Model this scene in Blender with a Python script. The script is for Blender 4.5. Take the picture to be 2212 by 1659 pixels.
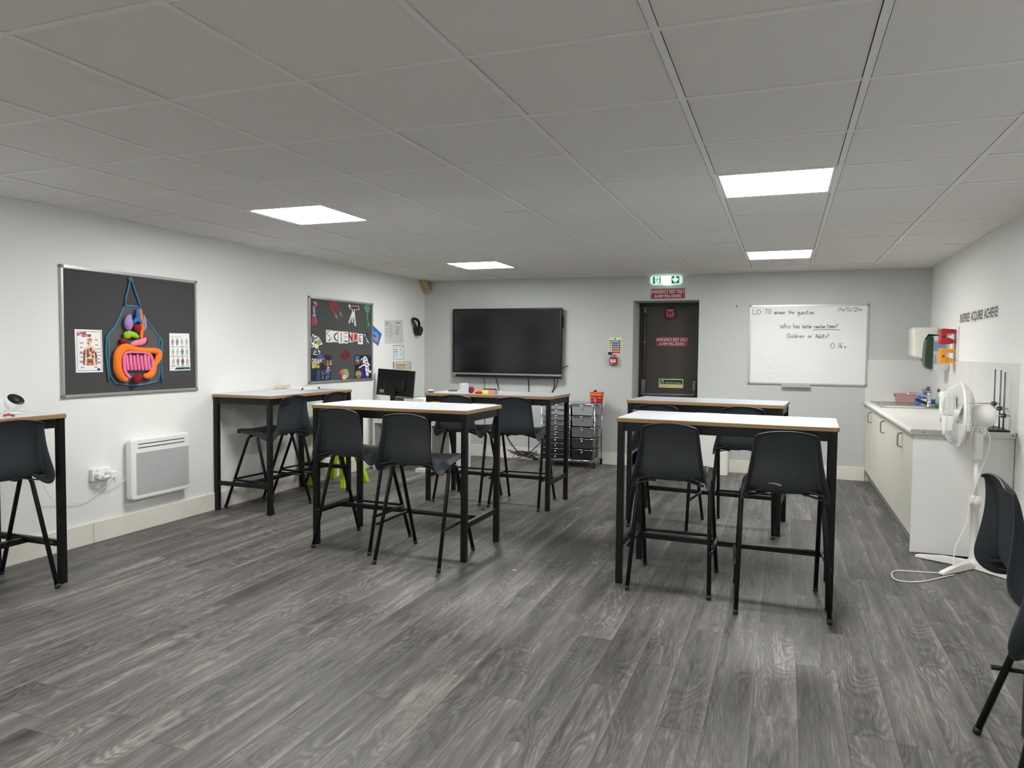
import bpy, bmesh, math, random
from mathutils import Vector, Matrix
random.seed(7)
sc = bpy.context.scene
COL = sc.collection
for o in list(bpy.data.objects):
    bpy.data.objects.remove(o)

# ---------------------------------------------------------------- camera, world, exposure
FPX, YAW, PITCH, ROLL = 1565.3, 0.35911, -0.04493, 0.00957
CAM = Vector((-0.2315, -1.508, 1.367))
_f = Vector((-math.sin(YAW)*math.cos(PITCH), math.cos(YAW)*math.cos(PITCH), math.sin(PITCH)))
_r0 = Vector((math.cos(YAW), math.sin(YAW), 0)); _u0 = _r0.cross(_f)
_r = _r0*math.cos(ROLL) + _u0*math.sin(ROLL)
_u = -_r0*math.sin(ROLL) + _u0*math.cos(ROLL)
cd = bpy.data.cameras.new('camera'); cam = bpy.data.objects.new('camera', cd); COL.objects.link(cam)
cd.sensor_width = 36.0; cd.lens = FPX/2212*36.0; cd.clip_start = 0.02
M = Matrix((( _r.x, _u.x, -_f.x, CAM.x), (_r.y, _u.y, -_f.y, CAM.y), (_r.z, _u.z, -_f.z, CAM.z), (0,0,0,1)))
cam.matrix_world = M
sc.camera = cam
world = bpy.data.worlds.new('world'); sc.world = world; world.use_nodes = True
world.node_tree.nodes['Background'].inputs[0].default_value = (0.75, 0.8, 0.85, 1)
world.node_tree.nodes['Background'].inputs[1].default_value = 0.05
vs = sc.view_settings
vs.view_transform = 'Standard'; vs.look = 'None'; vs.gamma = 1.0; vs.use_curve_mapping = False
vs.exposure = 0.0
try:
    sc.cycles.use_denoising = True
    sc.cycles.max_bounces = 10; sc.cycles.diffuse_bounces = 6
    sc.cycles.sample_clamp_indirect = 6
except Exception: pass
LAMP = 46.5            # strength of each ceiling panel
LAMP_COL = (1.0, 0.994, 0.975)

# room (metres): left wall, right wall, far wall, near wall, ceiling
XL, XR, YB, YF, H = -4.735, 1.195, 7.15, -4.2, 2.285
TH = 0.985             # height of the tall tables

# ---------------------------------------------------------------- colour and materials
def lin(c):
    c = c/255.0
    return c/12.92 if c <= 0.04045 else ((c+0.055)/1.055)**2.4
def rgb(r, g, b): return (lin(r), lin(g), lin(b), 1)
MATS = {}
def mat(name, col, rough=0.5, metal=0.0, var=0.06, scale=12.0, bump=0.0, bscale=200.0, emit=0.0, alpha=1.0, trans=0.0, spec=0.5, coat=0.0):
    if name in MATS: return MATS[name]
    m = bpy.data.materials.new(name); m.use_nodes = True
    nt = m.node_tree; b = nt.nodes['Principled BSDF']
    b.inputs['Roughness'].default_value = rough
    b.inputs['Metallic'].default_value = metal
    b.inputs['Specular IOR Level'].default_value = spec
    b.inputs['Coat Weight'].default_value = coat
    b.inputs['Alpha'].default_value = alpha
    b.inputs['Transmission Weight'].default_value = trans
    tc = nt.nodes.new('ShaderNodeTexCoord')
    n = nt.nodes.new('ShaderNodeTexNoise'); n.inputs['Scale'].default_value = scale; n.inputs['Detail'].default_value = 3
    nt.links.new(tc.outputs['Object'], n.inputs['Vector'])
    mx = nt.nodes.new('ShaderNodeMix'); mx.data_type = 'RGBA'
    mx.inputs[6].default_value = (col[0]*(1-var), col[1]*(1-var), col[2]*(1-var), 1)
    mx.inputs[7].default_value = (min(1,col[0]*(1+var)), min(1,col[1]*(1+var)), min(1,col[2]*(1+var)), 1)
    nt.links.new(n.outputs['Fac'], mx.inputs[0]); nt.links.new(mx.outputs[2], b.inputs['Base Color'])
    if bump:
        n2 = nt.nodes.new('ShaderNodeTexNoise'); n2.inputs['Scale'].default_value = bscale; n2.inputs['Detail'].default_value = 2
        nt.links.new(tc.outputs['Object'], n2.inputs['Vector'])
        bp = nt.nodes.new('ShaderNodeBump'); bp.inputs['Strength'].default_value = bump; bp.inputs['Distance'].default_value = 0.002
        nt.links.new(n2.outputs['Fac'], bp.inputs['Height']); nt.links.new(bp.outputs[0], b.inputs['Normal'])
    if emit:
        b.inputs['Emission Color'].default_value = col; b.inputs['Emission Strength'].default_value = emit
    MATS[name] = m
    return m
def C(r, g, b, rough=0.6):      # a plain printed / painted colour
    return mat('paint_%02x%02x%02x' % (r, g, b), rgb(r, g, b), rough, var=0.03)

M_wall = mat('wall_white', rgb(229,230,227), 0.85, var=0.02, scale=1.5, bump=0.15, bscale=350)
M_grey = mat('wall_grey', rgb(187,191,188), 0.85, var=0.02, scale=1.5, bump=0.15, bscale=350)
M_tile = mat('ceiling_tile', rgb(219,216,212), 0.95, var=0.03, scale=400, bump=0.25, bscale=900)
M_bar = mat('ceiling_grid', rgb(224,223,221), 0.6, var=0.01)
M_gap_shade = mat('ceiling_gap_shade', rgb(18,18,17), 0.95)  # near-black standing in for the shade in the tile gaps
M_skirt = mat('skirting', rgb(226,222,212), 0.5, var=0.03, scale=4)
M_lam = mat('laminate_white', rgb(205,209,215), 0.28, var=0.015, scale=30, spec=0.5)
M_beech = mat('beech_edge', rgb(148,121,86), 0.45, var=0.12, scale=60)
M_steel = mat('black_steel', rgb(13,14,15), 0.38, var=0.1, spec=0.3)
M_shell = mat('charcoal_plastic', rgb(44,49,53), 0.40, var=0.05, bump=0.12, bscale=1400, spec=0.38)
M_cap = mat('dark_green_rubber', rgb(15,32,28), 0.6)
M_alu = mat('aluminium', rgb(186,187,185), 0.38, metal=0.75, var=0.04)
M_plas = mat('white_plastic', rgb(232,232,230), 0.4, var=0.01)
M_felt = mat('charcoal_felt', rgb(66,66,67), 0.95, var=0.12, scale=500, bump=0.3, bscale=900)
M_black = mat('black_plastic', rgb(14,15,16), 0.4, spec=.35)
M_dark = mat('dark_plastic', rgb(36,38,40), 0.5)
M_chrome = mat('chrome', rgb(205,206,208), 0.15, metal=1.0, var=0.02)
M_paper = mat('paper', rgb(236,236,234), 0.7, var=0.01)
M_cab = mat('cabinet_cream', rgb(214,213,200), 0.45, var=0.02, scale=3)
M_cabw = mat('cabinet_white', rgb(222,222,219), 0.5, var=0.02, scale=3)
M_glass = mat('clear_plastic', (1,1,1,1), 0.06, var=0.0, alpha=0.025, spec=0.6)

# ---------------------------------------------------------------- mesh helpers
class MB:
    def __init__(s): s.v = []; s.f = []; s.mi = []; s.sm = []
    def add(s, vs, fs, mi=0, smooth=False):
        k = len(s.v); s.v += [tuple(v) for v in vs]
        for f in fs: s.f.append([k+i for i in f]); s.mi.append(mi); s.sm.append(smooth)
        return s
    def box(s, x0, y0, z0, x1, y1, z1, mi=0, m=None):
        c = [Vector((x, y, z)) for z in (min(z0,z1), max(z0,z1)) for y in (min(y0,y1), max(y0,y1)) for x in (min(x0,x1), max(x0,x1))]
        if m: c = [m @ v for v in c]
        return s.add(c, [(0,2,3,1),(4,5,7,6),(0,1,5,4),(2,6,7,3),(0,4,6,2),(1,3,7,5)], mi)
    def rbox(s, x0, y0, z0, x1, y1, z1, r=0.004, mi=0, m=None, seg=2):
        b = bmesh.new(); bmesh.ops.create_cube(b, size=1)
        for v in b.verts:
            v.co = Vector(((x0+x1)/2+v.co.x*abs(x1-x0), (y0+y1)/2+v.co.y*abs(y1-y0), (z0+z1)/2+v.co.z*abs(z1-z0)))
        bmesh.ops.bevel(b, geom=b.edges[:], offset=min(r, .49*min(abs(x1-x0),abs(y1-y0),abs(z1-z0))), segments=seg, affect='EDGES', profile=0.5)
        return s.addbm(b, mi, m)
    def addbm(s, b, mi=0, m=None, smooth=False):
        b.verts.ensure_lookup_table()
        vs = [(m @ v.co) if m else v.co.copy() for v in b.verts]
        fs = [[v.index for v in f.verts] for f in b.faces]; b.verts.index_update()
        s.add(vs, fs, mi, smooth); b.free(); return s
    def tube(s, pts, r, seg=10, mi=0, closed=False, cap=True):
        pts = [Vector(p) for p in pts]; n = len(pts)
        rr = r if isinstance(r, (list, tuple)) else [r]*n
        tan = []
        for i in range(n):
            a = pts[(i-1) % n] if (closed or i > 0) else pts[i]
            b = pts[(i+1) % n] if (closed or i < n-1) else pts[i]
            t = (b-a); tan.append(t.normalized() if t.length > 1e-9 else Vector((0,0,1)))
        up = Vector((0,0,1)) if abs(tan[0].z) < .9 else Vector((1,0,0))
        nrm = (up - tan[0]*up.dot(tan[0])).normalized()
        rings = []
        for i in range(n):
            nrm = (nrm - tan[i]*nrm.dot(tan[i]))
            nrm = nrm.normalized() if nrm.length > 1e-6 else Vector((1,0,0))
            bn = tan[i].cross(nrm)
            rings.append([pts[i] + (nrm*math.cos(2*math.pi*k/seg) + bn*math.sin(2*math.pi*k/seg))*rr[i] for k in range(seg)])
        vs = [v for R in rings for v in R]; fs = []
        for i in range(n if closed else n-1):
            j = (i+1) % n
            for k in range(seg):
                fs.append((i*seg+k, i*seg+(k+1) % seg, j*seg+(k+1) % seg, j*seg+k))
        s.add(vs, fs, mi, True)
        if cap and not closed:
            s.add(rings[0], [list(range(seg))[::-1]], mi); s.add(rings[-1], [list(range(seg))], mi)
        return s
    def lathe(s, prof, seg=32, m=None, mi=0, smooth=True):
        vs = []; fs = []
        for (r, z) in prof:
            for k in range(seg):
                a = 2*math.pi*k/seg; v = Vector((r*math.cos(a), r*math.sin(a), z)); vs.append(m @ v if m else v)
        for i in range(len(prof)-1):
            for k in range(seg):
                fs.append((i*seg+k, i*seg+(k+1) % seg, (i+1)*seg+(k+1) % seg, (i+1)*seg+k))
        s.add(vs, fs, mi, smooth)
        if prof[0][0] > 1e-5: s.add(vs[:seg], [list(range(seg))[::-1]], mi)
        if prof[-1][0] > 1e-5: s.add(vs[-seg:], [list(range(seg))], mi)
        return s
    def prism(s, pts, fr, d0, d1, mi=0):     # polygon pts (2-D) in frame fr, from depth d0 to d1
        n = len(pts)
        ar = sum(pts[i][0]*pts[(i+1) % n][1]-pts[(i+1) % n][0]*pts[i][1] for i in range(n))
        if ar < 0: pts = pts[::-1]
        a = [fr(u, v, d0) for u, v in pts]; b = [fr(u, v, d1) for u, v in pts]
        fs = [list(range(n))[::-1], [n+i for i in range(n)]] + [(i, (i+1) % n, n+(i+1) % n, n+i) for i in range(n)]
        return s.add(a+b, fs, mi)
    def build(s, name, m, parent=None, bevel=0, subsurf=0, solid=0):
        me = bpy.data.meshes.new(name); me.from_pydata(s.v, [], s.f)
        for x in (m if isinstance(m, (list, tuple)) else [m]): me.materials.append(x)
        me.polygons.foreach_set('material_index', s.mi); me.polygons.foreach_set('use_smooth', s.sm)
        b = bmesh.new(); b.from_mesh(me); bmesh.ops.remove_doubles(b, verts=b.verts[:], dist=1e-6)
        bmesh.ops.recalc_face_normals(b, faces=b.faces[:]); b.to_mesh(me); b.free()
        o = bpy.data.objects.new(name, me); COL.objects.link(o)
        if parent: o.parent = parent
        if solid: x = o.modifiers.new('s', 'SOLIDIFY'); x.thickness = solid; x.offset = 0
        if bevel: x = o.modifiers.new('b', 'BEVEL'); x.width = bevel; x.segments = 2; x.limit_method = 'ANGLE'
        if subsurf: x = o.modifiers.new('ss', 'SUBSURF'); x.levels = subsurf; x.render_levels = subsurf
        return o
def tag(o, label, cat, group=None, kind=None):
    o['label'] = label; o['category'] = cat
    if group: o['group'] = group
    if kind: o['kind'] = kind
    return o
def empty(name, loc, rz, label, cat, group=None):
    o = bpy.data.objects.new(name, None); COL.objects.link(o); o.empty_display_size = 0.05
    o.location = loc; o.rotation_euler = (0, 0, rz); return tag(o, label, cat, group)
def struct(o): o['kind'] = 'structure'; return o
def copy_tree(o, parent=None):
    c = o.copy(); COL.objects.link(c)
    if parent: c.parent = parent
    for ch in list(o.children): copy_tree(ch, c)
    return c
def sub(fr, u0, v0, d0=0.0):      # a shifted frame
    return lambda u, v, d=0.0: fr(u0+u, v0+v, d0+d)
def FL(u, v, d=0.0): return Vector((XL+d, u, v))      # left wall: u = y
def FB(u, v, d=0.0): return Vector((u, YB-d, v))      # far wall: u = x
def FR(u, v, d=0.0): return Vector((XR-d, -u, v))     # right wall: u = -y
def circ(cx, cy, rx, ry=None, n=20, a0=0, a1=360):
    ry = rx if ry is None else ry
    return [(cx+rx*math.cos(math.radians(a0+(a1-a0)*i/n)), cy+ry*math.sin(math.radians(a0+(a1-a0)*i/n))) for i in range(n if a1-a0 >= 360 else n+1)]
def rect(u0, v0, u1, v1): return [(u0, v0), (u1, v0), (u1, v1), (u0, v1)]
def rrect(u0, v0, u1, v1, r, n=4):
    P = []
    for cx, cy, a in ((u1-r, v0+r, -90), (u1-r, v1-r, 0), (u0+r, v1-r, 90), (u0+r, v0+r, 180)):
        P += [(cx+r*math.cos(math.radians(a+90*i/n)), cy+r*math.sin(math.radians(a+90*i/n))) for i in range(n+1)]
    return P
def bez(P, n=8):      # smooth closed outline through points (Catmull-Rom)
    out = []; k = len(P)
    for i in range(k):
        p0, p1, p2, p3 = [Vector(P[(i+j) % k]) for j in (-1, 0, 1, 2)]
        for t in [q/n for q in range(n)]:
            out.append(tuple(.5*((2*p1)+(-p0+p2)*t+(2*p0-5*p1+4*p2-p3)*t*t+(-p0+3*p1-3*p2+p3)*t**3)))
    return out
def crom(P, n=6):     # open Catmull-Rom through 3-D points
    P = [Vector(p) for p in P]; out = []
    for i in range(len(P)-1):
        p0, p1, p2, p3 = P[max(i-1, 0)], P[i], P[i+1], P[min(i+2, len(P)-1)]
        for q in range(n):
            t = q/n; out.append(.5*((2*p1)+(-p0+p2)*t+(2*p0-5*p1+4*p2-p3)*t*t+(-p0+3*p1-3*p2+p3)*t**3))
    return out+[P[-1]]
def ribbon(mb, P, w, fr, d0, d1, mi=0):      # flat stroke along 2-D polyline
    for i in range(len(P)-1):
        a, b = Vector(P[i]), Vector(P[i+1]); t = b-a
        if t.length < 1e-7: continue
        t.normalize(); n = Vector((-t.y, t.x))*w/2; e = t*w*.35
        mb.prism([tuple(a-n-e), tuple(b-n+e), tuple(b+n+e), tuple(a+n-e)], fr, d0, d1, mi)
def text_mb(mb, s, size, fr, u, v, d0, d1, mi=0, sx=1.0, align='LEFT', bold=0.0, shear=0.0):
    cu = bpy.data.curves.new('t', 'FONT'); cu.body = s; cu.size = size; cu.align_x = align; cu.offset = bold; cu.shear = shear
    cu.resolution_u = 3
    to = bpy.data.objects.new('t', cu); COL.objects.link(to)
    dg = bpy.context.evaluated_depsgraph_get(); me = bpy.data.meshes.new_from_object(to.evaluated_get(dg))
    n = len(me.vertices); co = [x.co.copy() for x in me.vertices]; fs = [list(p.vertices) for p in me.polygons]
    mb.add([fr(u+c.x*sx, v+c.y, d1) for c in co], fs, mi)
    bpy.data.objects.remove(to); bpy.data.curves.remove(cu); bpy.data.meshes.remove(me)
def pxw(x, y, axis, val):         # where the line of sight through a photo point meets a wall or table plane
    d = _f + _r*((x-1106)/FPX) - _u*((y-829.5)/FPX)
    t = (val-CAM[axis])/d[axis]; return CAM+d*t
def pL(x, y, d=0.0): q = pxw(x, y, 0, XL+d); return (q.y, q.z)
def pB(x, y, d=0.0): q = pxw(x, y, 1, YB-d); return (q.x, q.z)
def pR(x, y, d=0.0): q = pxw(x, y, 0, XR-d); return (-q.y, q.z)

# ================================================================ THE ROOM
def floor_material():
    m = bpy.data.materials.new('grey_oak_vinyl'); m.use_nodes = True
    nt = m.node_tree; N = nt.nodes; L = nt.links; b = N['Principled BSDF']
    uv = N.new('ShaderNodeUVMap'); uv.uv_map = 'plank'
    at = N.new('ShaderNodeAttribute'); at.attribute_name = 'seed'
    sep = N.new('ShaderNodeSeparateXYZ'); L.new(uv.outputs[0], sep.inputs[0])
    def math_(op, a, bb=None, c=None):
        n = N.new('ShaderNodeMath'); n.operation = op
        for i, v in enumerate((a, bb, c)):
            if v is None: continue
            if isinstance(v, (int, float)): n.inputs[i].default_value = v
            else: L.new(v, n.inputs[i])
        return n.outputs[0]
    def noise(sx, sy, seedmul, scale=1.0, detail=4, rough=.55, dist=0.0):
        c = N.new('ShaderNodeCombineXYZ')
        L.new(math_('MULTIPLY', sep.outputs[0], sx), c.inputs[0]); L.new(math_('MULTIPLY', sep.outputs[1], sy), c.inputs[1])
        L.new(math_('MULTIPLY', at.outputs['Fac'], seedmul), c.inputs[2])
        n = N.new('ShaderNodeTexNoise'); n.inputs['Scale'].default_value = scale; n.inputs['Detail'].default_value = detail
        n.inputs['Roughness'].default_value = rough; n.inputs['Distortion'].default_value = dist
        L.new(c.outputs[0], n.inputs['Vector']); return n.outputs['Fac']
    swirl = noise(6.2, 1.45, 37, 1.0, 1.5, .45, .55)              # slow field whose contour lines are the growth rings
    rings = math_('SINE', math_('MULTIPLY', math_('ADD', swirl, math_('MULTIPLY', noise(70, 12, 11, 1, 3), .05)), 120))
    ringm = N.new('ShaderNodeMapRange'); ringm.inputs[1].default_value = .38; ringm.inputs[2].default_value = .60
    L.new(noise(5, 1.6, 91, 1, 1), ringm.inputs[0])
    fine = noise(190, 9, 53, 1, 4, .65)
    mid = noise(26, 1.6, 71, 1, 4, .6, .8)
    big = noise(9, 1.1, 23, 1, 2, .5)
    f = math_('ADD', math_('MULTIPLY', math_('SUBTRACT', fine, .5), .95), math_('MULTIPLY', math_('SUBTRACT', mid, .5), .8))
    f = math_('ADD', f, math_('MULTIPLY', math_('SUBTRACT', big, .5), .9))
    f = math_('ADD', f, math_('MULTIPLY', math_('MULTIPLY', rings, ringm.outputs[0]), .13))
    f = math_('ADD', f, math_('MULTIPLY', math_('SUBTRACT', math_('FRACT', math_('MULTIPLY', at.outputs['Fac'], 7.31)), .5), .18))
    f = math_('ADD', f, .5)
    cr = N.new('ShaderNodeValToRGB'); L.new(f, cr.inputs[0])
    e = cr.color_ramp.elements
    e[0].position = 0.08; e[0].color = rgb(48,46,46); e[1].position = .95; e[1].color = rgb(140,137,131)
    x = e.new(.36); x.color = rgb(76,74,73); x = e.new(.6); x.color = rgb(95,93,90)
    # seams: dark fine line between planks, a paler warm band along one long edge
    u = sep.outputs[0]; v = sep.outputs[1]
    du = math_('MINIMUM', u, math_('SUBTRACT', .1625, u)); dv = math_('MINIMUM', v, math_('SUBTRACT', 1.007, v))
    seam = math_('LESS_THAN', math_('MINIMUM', du, dv), .0014)
    edge = N.new('ShaderNodeMapRange'); edge.inputs[1].default_value = .035; edge.inputs[2].default_value = 0.0
    L.new(math_('SUBTRACT', .1625, u), edge.inputs[0])
    edge2 = math_('MULTIPLY', edge.outputs[0], math_('MULTIPLY', noise(3, 1.3, 17, 1, 1), .55))
    mx = N.new('ShaderNodeMix'); mx.data_type = 'RGBA'; L.new(edge2, mx.inputs[0]); L.new(cr.outputs[0], mx.inputs[6]); mx.inputs[7].default_value = rgb(142,139,128)
    mx2 = N.new('ShaderNodeMix'); mx2.data_type = 'RGBA'; L.new(math_('MULTIPLY', seam, .75), mx2.inputs[0]); L.new(mx.outputs[2], mx2.inputs[6]); mx2.inputs[7].default_value = rgb(45,43,42)
    L.new(mx2.outputs[2], b.inputs['Base Color'])
    b.inputs['Roughness'].default_value = .48; b.inputs['Specular IOR Level'].default_value = .4
    bp = N.new('ShaderNodeBump'); bp.inputs['Strength'].default_value = .12; bp.inputs['Distance'].default_value = .001
    L.new(f, bp.inputs['Height']); L.new(bp.outputs[0], b.inputs['Normal'])
    return m
def build_floor():
    W, LN, X0 = .1625, 1.007, -1.614
    off = {0:.22, 1:.547, 2:.107, 3:.827, 4:.356, -1:.935, -2:.62, -3:.155, -4:.36, -5:.79, -6:.465}
    me = bpy.data.meshes.new('floor'); vs = []; fs = []; uvs = []; seeds = []
    k0 = math.floor((XL-.1-X0)/W); k1 = math.ceil((XR+.1-X0)/W)
    for k in range(k0, k1+1):
        xa, xb = X0+k*W, X0+(k+1)*W
        of = off.get(k, random.random())
        for j in range(-6, 9):
            ya = of+j*LN; n = len(vs)
            if ya > YB+.6 or ya+LN < YF-.2: continue
            vs += [(xa, ya, 0), (xb, ya, 0), (xb, ya+LN, 0), (xa, ya+LN, 0)]
            fs.append((n, n+1, n+2, n+3)); uvs += [(0, 0), (W, 0), (W, LN), (0, LN)]; seeds.append(random.random())
    me.from_pydata(vs, [], fs)
    ul = me.uv_layers.new(name='plank')
    for i, q in enumerate(uvs): ul.data[i].uv = q
    a = me.attributes.new('seed', 'FLOAT', 'FACE')
    for i, q in enumerate(seeds): a.data[i].value = q
    me.materials.append(floor_material())
    o = bpy.data.objects.new('floor', me); COL.objects.link(o); return struct(o)
build_floor()

# ceiling: lay-in tiles and grid; lamp cells stay open for the light panels
GX = [0.6*i for i in range(-8, 3)]       # grid lines in x
def ceiling():
    lamps = set()
    for u in (-1, -6):
        for v in (9, 4, -1, -6): lamps.add((u, v))
    t = MB(); g = MB()
    x0s = sorted([XL]+[x for x in GX if XL+.02 < x < XR-.02]+[XR])
    vmax = 11; vmin = -7
    ys = [YF]+[0.6*i for i in range(vmin, vmax+1) if .6*i > YF+.02]+[YB]
    ga = .0149
    for i in range(len(x0s)-1):
        for j in range(len(ys)-1):
            cu = round(x0s[i]/.6); cv = round(ys[j]/.6)
            if abs(x0s[i]-.6*cu) < .01 and abs(ys[j]-.6*cv) < .01 and (cu, cv) in lamps: continue
            a, b, c, d = x0s[i]+ga, x0s[i+1]-ga, ys[j]+ga, ys[j+1]-ga
            dz = random.uniform(-.0012, .0012)
            t.add([(a, c, H+dz), (b, c, H+dz), (b, d, H+dz), (a, d, H+dz), (a, c, H+.014), (b, c, H+.014), (b, d, H+.014), (a, d, H+.014)],
                  [(0,3,2,1), (0,1,5,4), (1,2,6,5), (2,3,7,6), (3,0,4,7)])
    for x in x0s[1:-1]: g.box(x-.012, YF, H-.0035, x+.012, YB, H+.002)
    for i in range(len(x0s)-1):
        for y in ys[1:-1]: g.box(x0s[i]+.012, y-.012, H-.002, x0s[i+1]-.012, y+.012, H+.0025)
    for (a, b, c, d) in ((XL, YF, XL+.012, YB), (XR-.012, YF, XR, YB), (XL, YF, XR, YF+.012), (XL, YB-.012, XR, YB)): g.box(a, b, H-.001, c, d, H+.002)
    struct(t.build('ceiling', M_tile)); o = g.build('trim_1', M_bar); struct(o)
    v = MB().box(XL-.1, YF-.1, H+.015, XR+.1, YB+.3, H+.1); struct(v.build('ceiling_gap_shade', M_gap_shade))  # dark sheet close above the tiles paints the gaps as shaded lines
    return lamps
LAMPS = ceiling()

# walls
w = MB().box(XL-.12, YF-.12, 0, XL, YB+.3, H+.1); struct(w.build('wall_left', M_wall))
w = MB().box(XR, YF-.12, 0, XR+.12, YB+.3, H+.1); struct(w.build('wall_right', M_wall))
w = MB().box(XL-.12, YF-.12, 0, XR+.12, YF, H+.1); struct(w.build('wall_front', M_wall))
DX0, DX1, DZ, DD = -1.94, -1.172, 1.985, .42       # emergency door opening
w = MB().box(XL, YB, 0, DX0, YB+.5, H+.1).box(DX1, YB, 0, XR, YB+.5, H+.1).box(DX0, YB, DZ, DX1, YB+.5, H+.1)
w.box(DX0, YB+.47, 0, DX1, YB+.5, DZ)
struct(w.build('wall_back', M_grey))
# skirting boards
def skirt(name, segs):
    m = MB()
    for a in segs: m.box(*a)
    struct(m.build(name, M_skirt, bevel=.003))
T, SH = .016, .145
skirt('baseboard_left', [(XL, YF, 0, XL+T, 2.158, SH), (XL, 2.161, 0, XL+T, YB, SH)])
skirt('baseboard_back', [(XL+T, YB-T, 0, DX0, YB, SH), (DX0, YB-T, 0, DX0+T, YB+DD-.012, SH), (DX0, YB, 0, DX0+T, YB+DD-.012, SH), (DX1+.01, YB-T, 0, .61, YB, SH)])
skirt('baseboard_right', [(XR-T, YF, 0, XR, 4.06, SH)])
skirt('baseboard_front', [(XL+T, YF, 0, XR-T, YF+T, SH)])

# emergency door
def door():
    fr = mat('door_frame_black', rgb(34,33,31), .5); dm = mat('door_brown', rgb(62,57,52), .5, var=.02)
    y = YB+DD
    d = MB().box(DX0+.085, y, .01, DX1-.005, y+.045, DZ-.06).build('door_1', dm); struct(d)
    f = MB().box(DX0, y-.01, 0, DX0+.045, y+.05, DZ).box(DX0+.045, y-.004, 0, DX0+.085, y+.05, DZ-.03).box(DX0+.045, y-.01, DZ-.05, DX1, y+.05, DZ).box(DX0+.045, y-.01, 0, DX1, y+.05, .012).box(DX1-.005, y-.002, 0, DX1, y+.05, DZ-.05)
    f.build('door_frame', fr, d)
    gm = mat('push_bar_grey', rgb(112,112,112), .4, metal=.3)
    F = lambda q, dd=0: Vector((q[0], y-dd, q[1]))
    P = lambda x_, y_: (lambda w_: (w_.x, w_.z))(pxw(x_, y_, 1, y))
    def rb(a, b_, dep, r=.006):
        m = MB(); p0, p1 = P(*a), P(*b_); m.rbox(p0[0], y-dep, min(p0[1], p1[1]), p1[0], y, max(p0[1], p1[1]), r); return m
    rb((1386, 848), (1395, 819), .045).build('bar_bracket', gm, d); rb((1496, 851), (1503.5, 826), .045).build('bar_bracket', gm, d)
    a, c = P(1389, 850), P(1500, 853)
    MB().tube([F((a[0], a[1]+.05), .04), F(a, .075), F((a[0]+.02, a[1]-.004), .08), F((c[0]-.02, c[1]), .08), F(c, .075), F((c[0], c[1]+.05), .04)], .018, 10).build('push_bar', gm, d)
    a, c = P(1391.5, 820), P(1394.5, 672)
    m = MB(); m.tube([F(a, .02), F((a[0], c[1]), .02)], .007, 8); m.build('bolt_rod', gm, d)
    rb((1390, 740), (1397, 737), .03, .002).build('rod_guide', gm, d); rb((1392, 676), (1397, 666), .035, .003).build('top_bolt', gm, d); rb((1389.5, 667), (1400, 664), .03, .002).build('bolt_keeper', gm, d)
    a, c = P(1497, 825), P(1504, 824.5); MB().tube([F(a, .05), F(c, .05)], .010, 8).build('key', M_chrome, d)
    return y
DY = door()

# floor-to-wall panel of splash board behind the worktop
spl = mat('splash_laminate', rgb(212,212,209), .45, var=.07, scale=5)
MB().box(.592, YB-.008, .868, XR, YB, 1.314).build('trim_2', spl)['kind'] = 'structure'
MB().box(XR-.008, 4.03, .868, XR, YB-.008, 1.32).build('trim_3', spl)['kind'] = 'structure'

# timber beam end poking out below the ceiling in the far left corner
bm_ = mat('raw_timber', rgb(176,156,118), .8, var=.25, scale=40)
b = MB()
for (o_, hh) in ((0, .125), (.055, .145)):
    A = Matrix.Translation((XL+.024+o_, YB-.12, H-.045)) @ Matrix.Rotation(math.radians(-45), 4, 'X')
    b.box(-.022, -.13, -.03, .026, .125, .03, 0, A)
MBEAM = b.build('timber_rafter', bm_)
tag(MBEAM, 'rough timber rafter end poking through the ceiling corner', 'beam')

# ================================================================ CEILING LIGHTS
M_lamp = bpy.data.materials.new('lamp_diffuser'); M_lamp.use_nodes = True
_b = M_lamp.node_tree.nodes['Principled BSDF']; _b.inputs['Emission Color'].default_value = (*LAMP_COL, 1); _b.inputs['Emission Strength'].default_value = LAMP
_b.inputs['Base Color'].default_value = (.9, .9, .9, 1)
def lamp(u, v, label):
    e = empty('ceiling_light', (.6*u+.3, .6*v+.3, H), 0, label, 'light', 'square panel lights in the ceiling')
    f = MB(); a, c = .286, .272
    for (x0, y0, x1, y1) in ((-a, -a, a, -c), (-a, c, a, a), (-a, -c, -c, c), (c, -c, a, c)): f.box(x0, y0, -.001, x1, y1, .012)
    f.build('frame', M_bar, e)
    MB().box(-c, -c, .003, c, c, .008).build('diffuser', M_lamp, e)
LL = {(-1,4): 'large square ceiling light nearest above the right-hand tables', (-1,9): 'square ceiling light near the far wall, in line with the whiteboard',
      (-6,4): 'square ceiling light above the left side of the room, toward the organ apron', (-6,9): 'small-looking square ceiling light near the dark wall screen',
      (-1,-1): 'assumed, unseen square ceiling light overhead on the right, in front of the photographed view', (-6,-1): 'assumed, unseen square ceiling light overhead on the left, in front of the photographed view',
      (-1,-6): 'assumed, unseen square ceiling light at the near end on the right', (-6,-6): 'assumed, unseen square ceiling light at the near end on the left'}
for (u, v), t_ in LL.items(): lamp(u, v, t_)  # last four lamps are unseen, assumed to match the room's brightness

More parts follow.
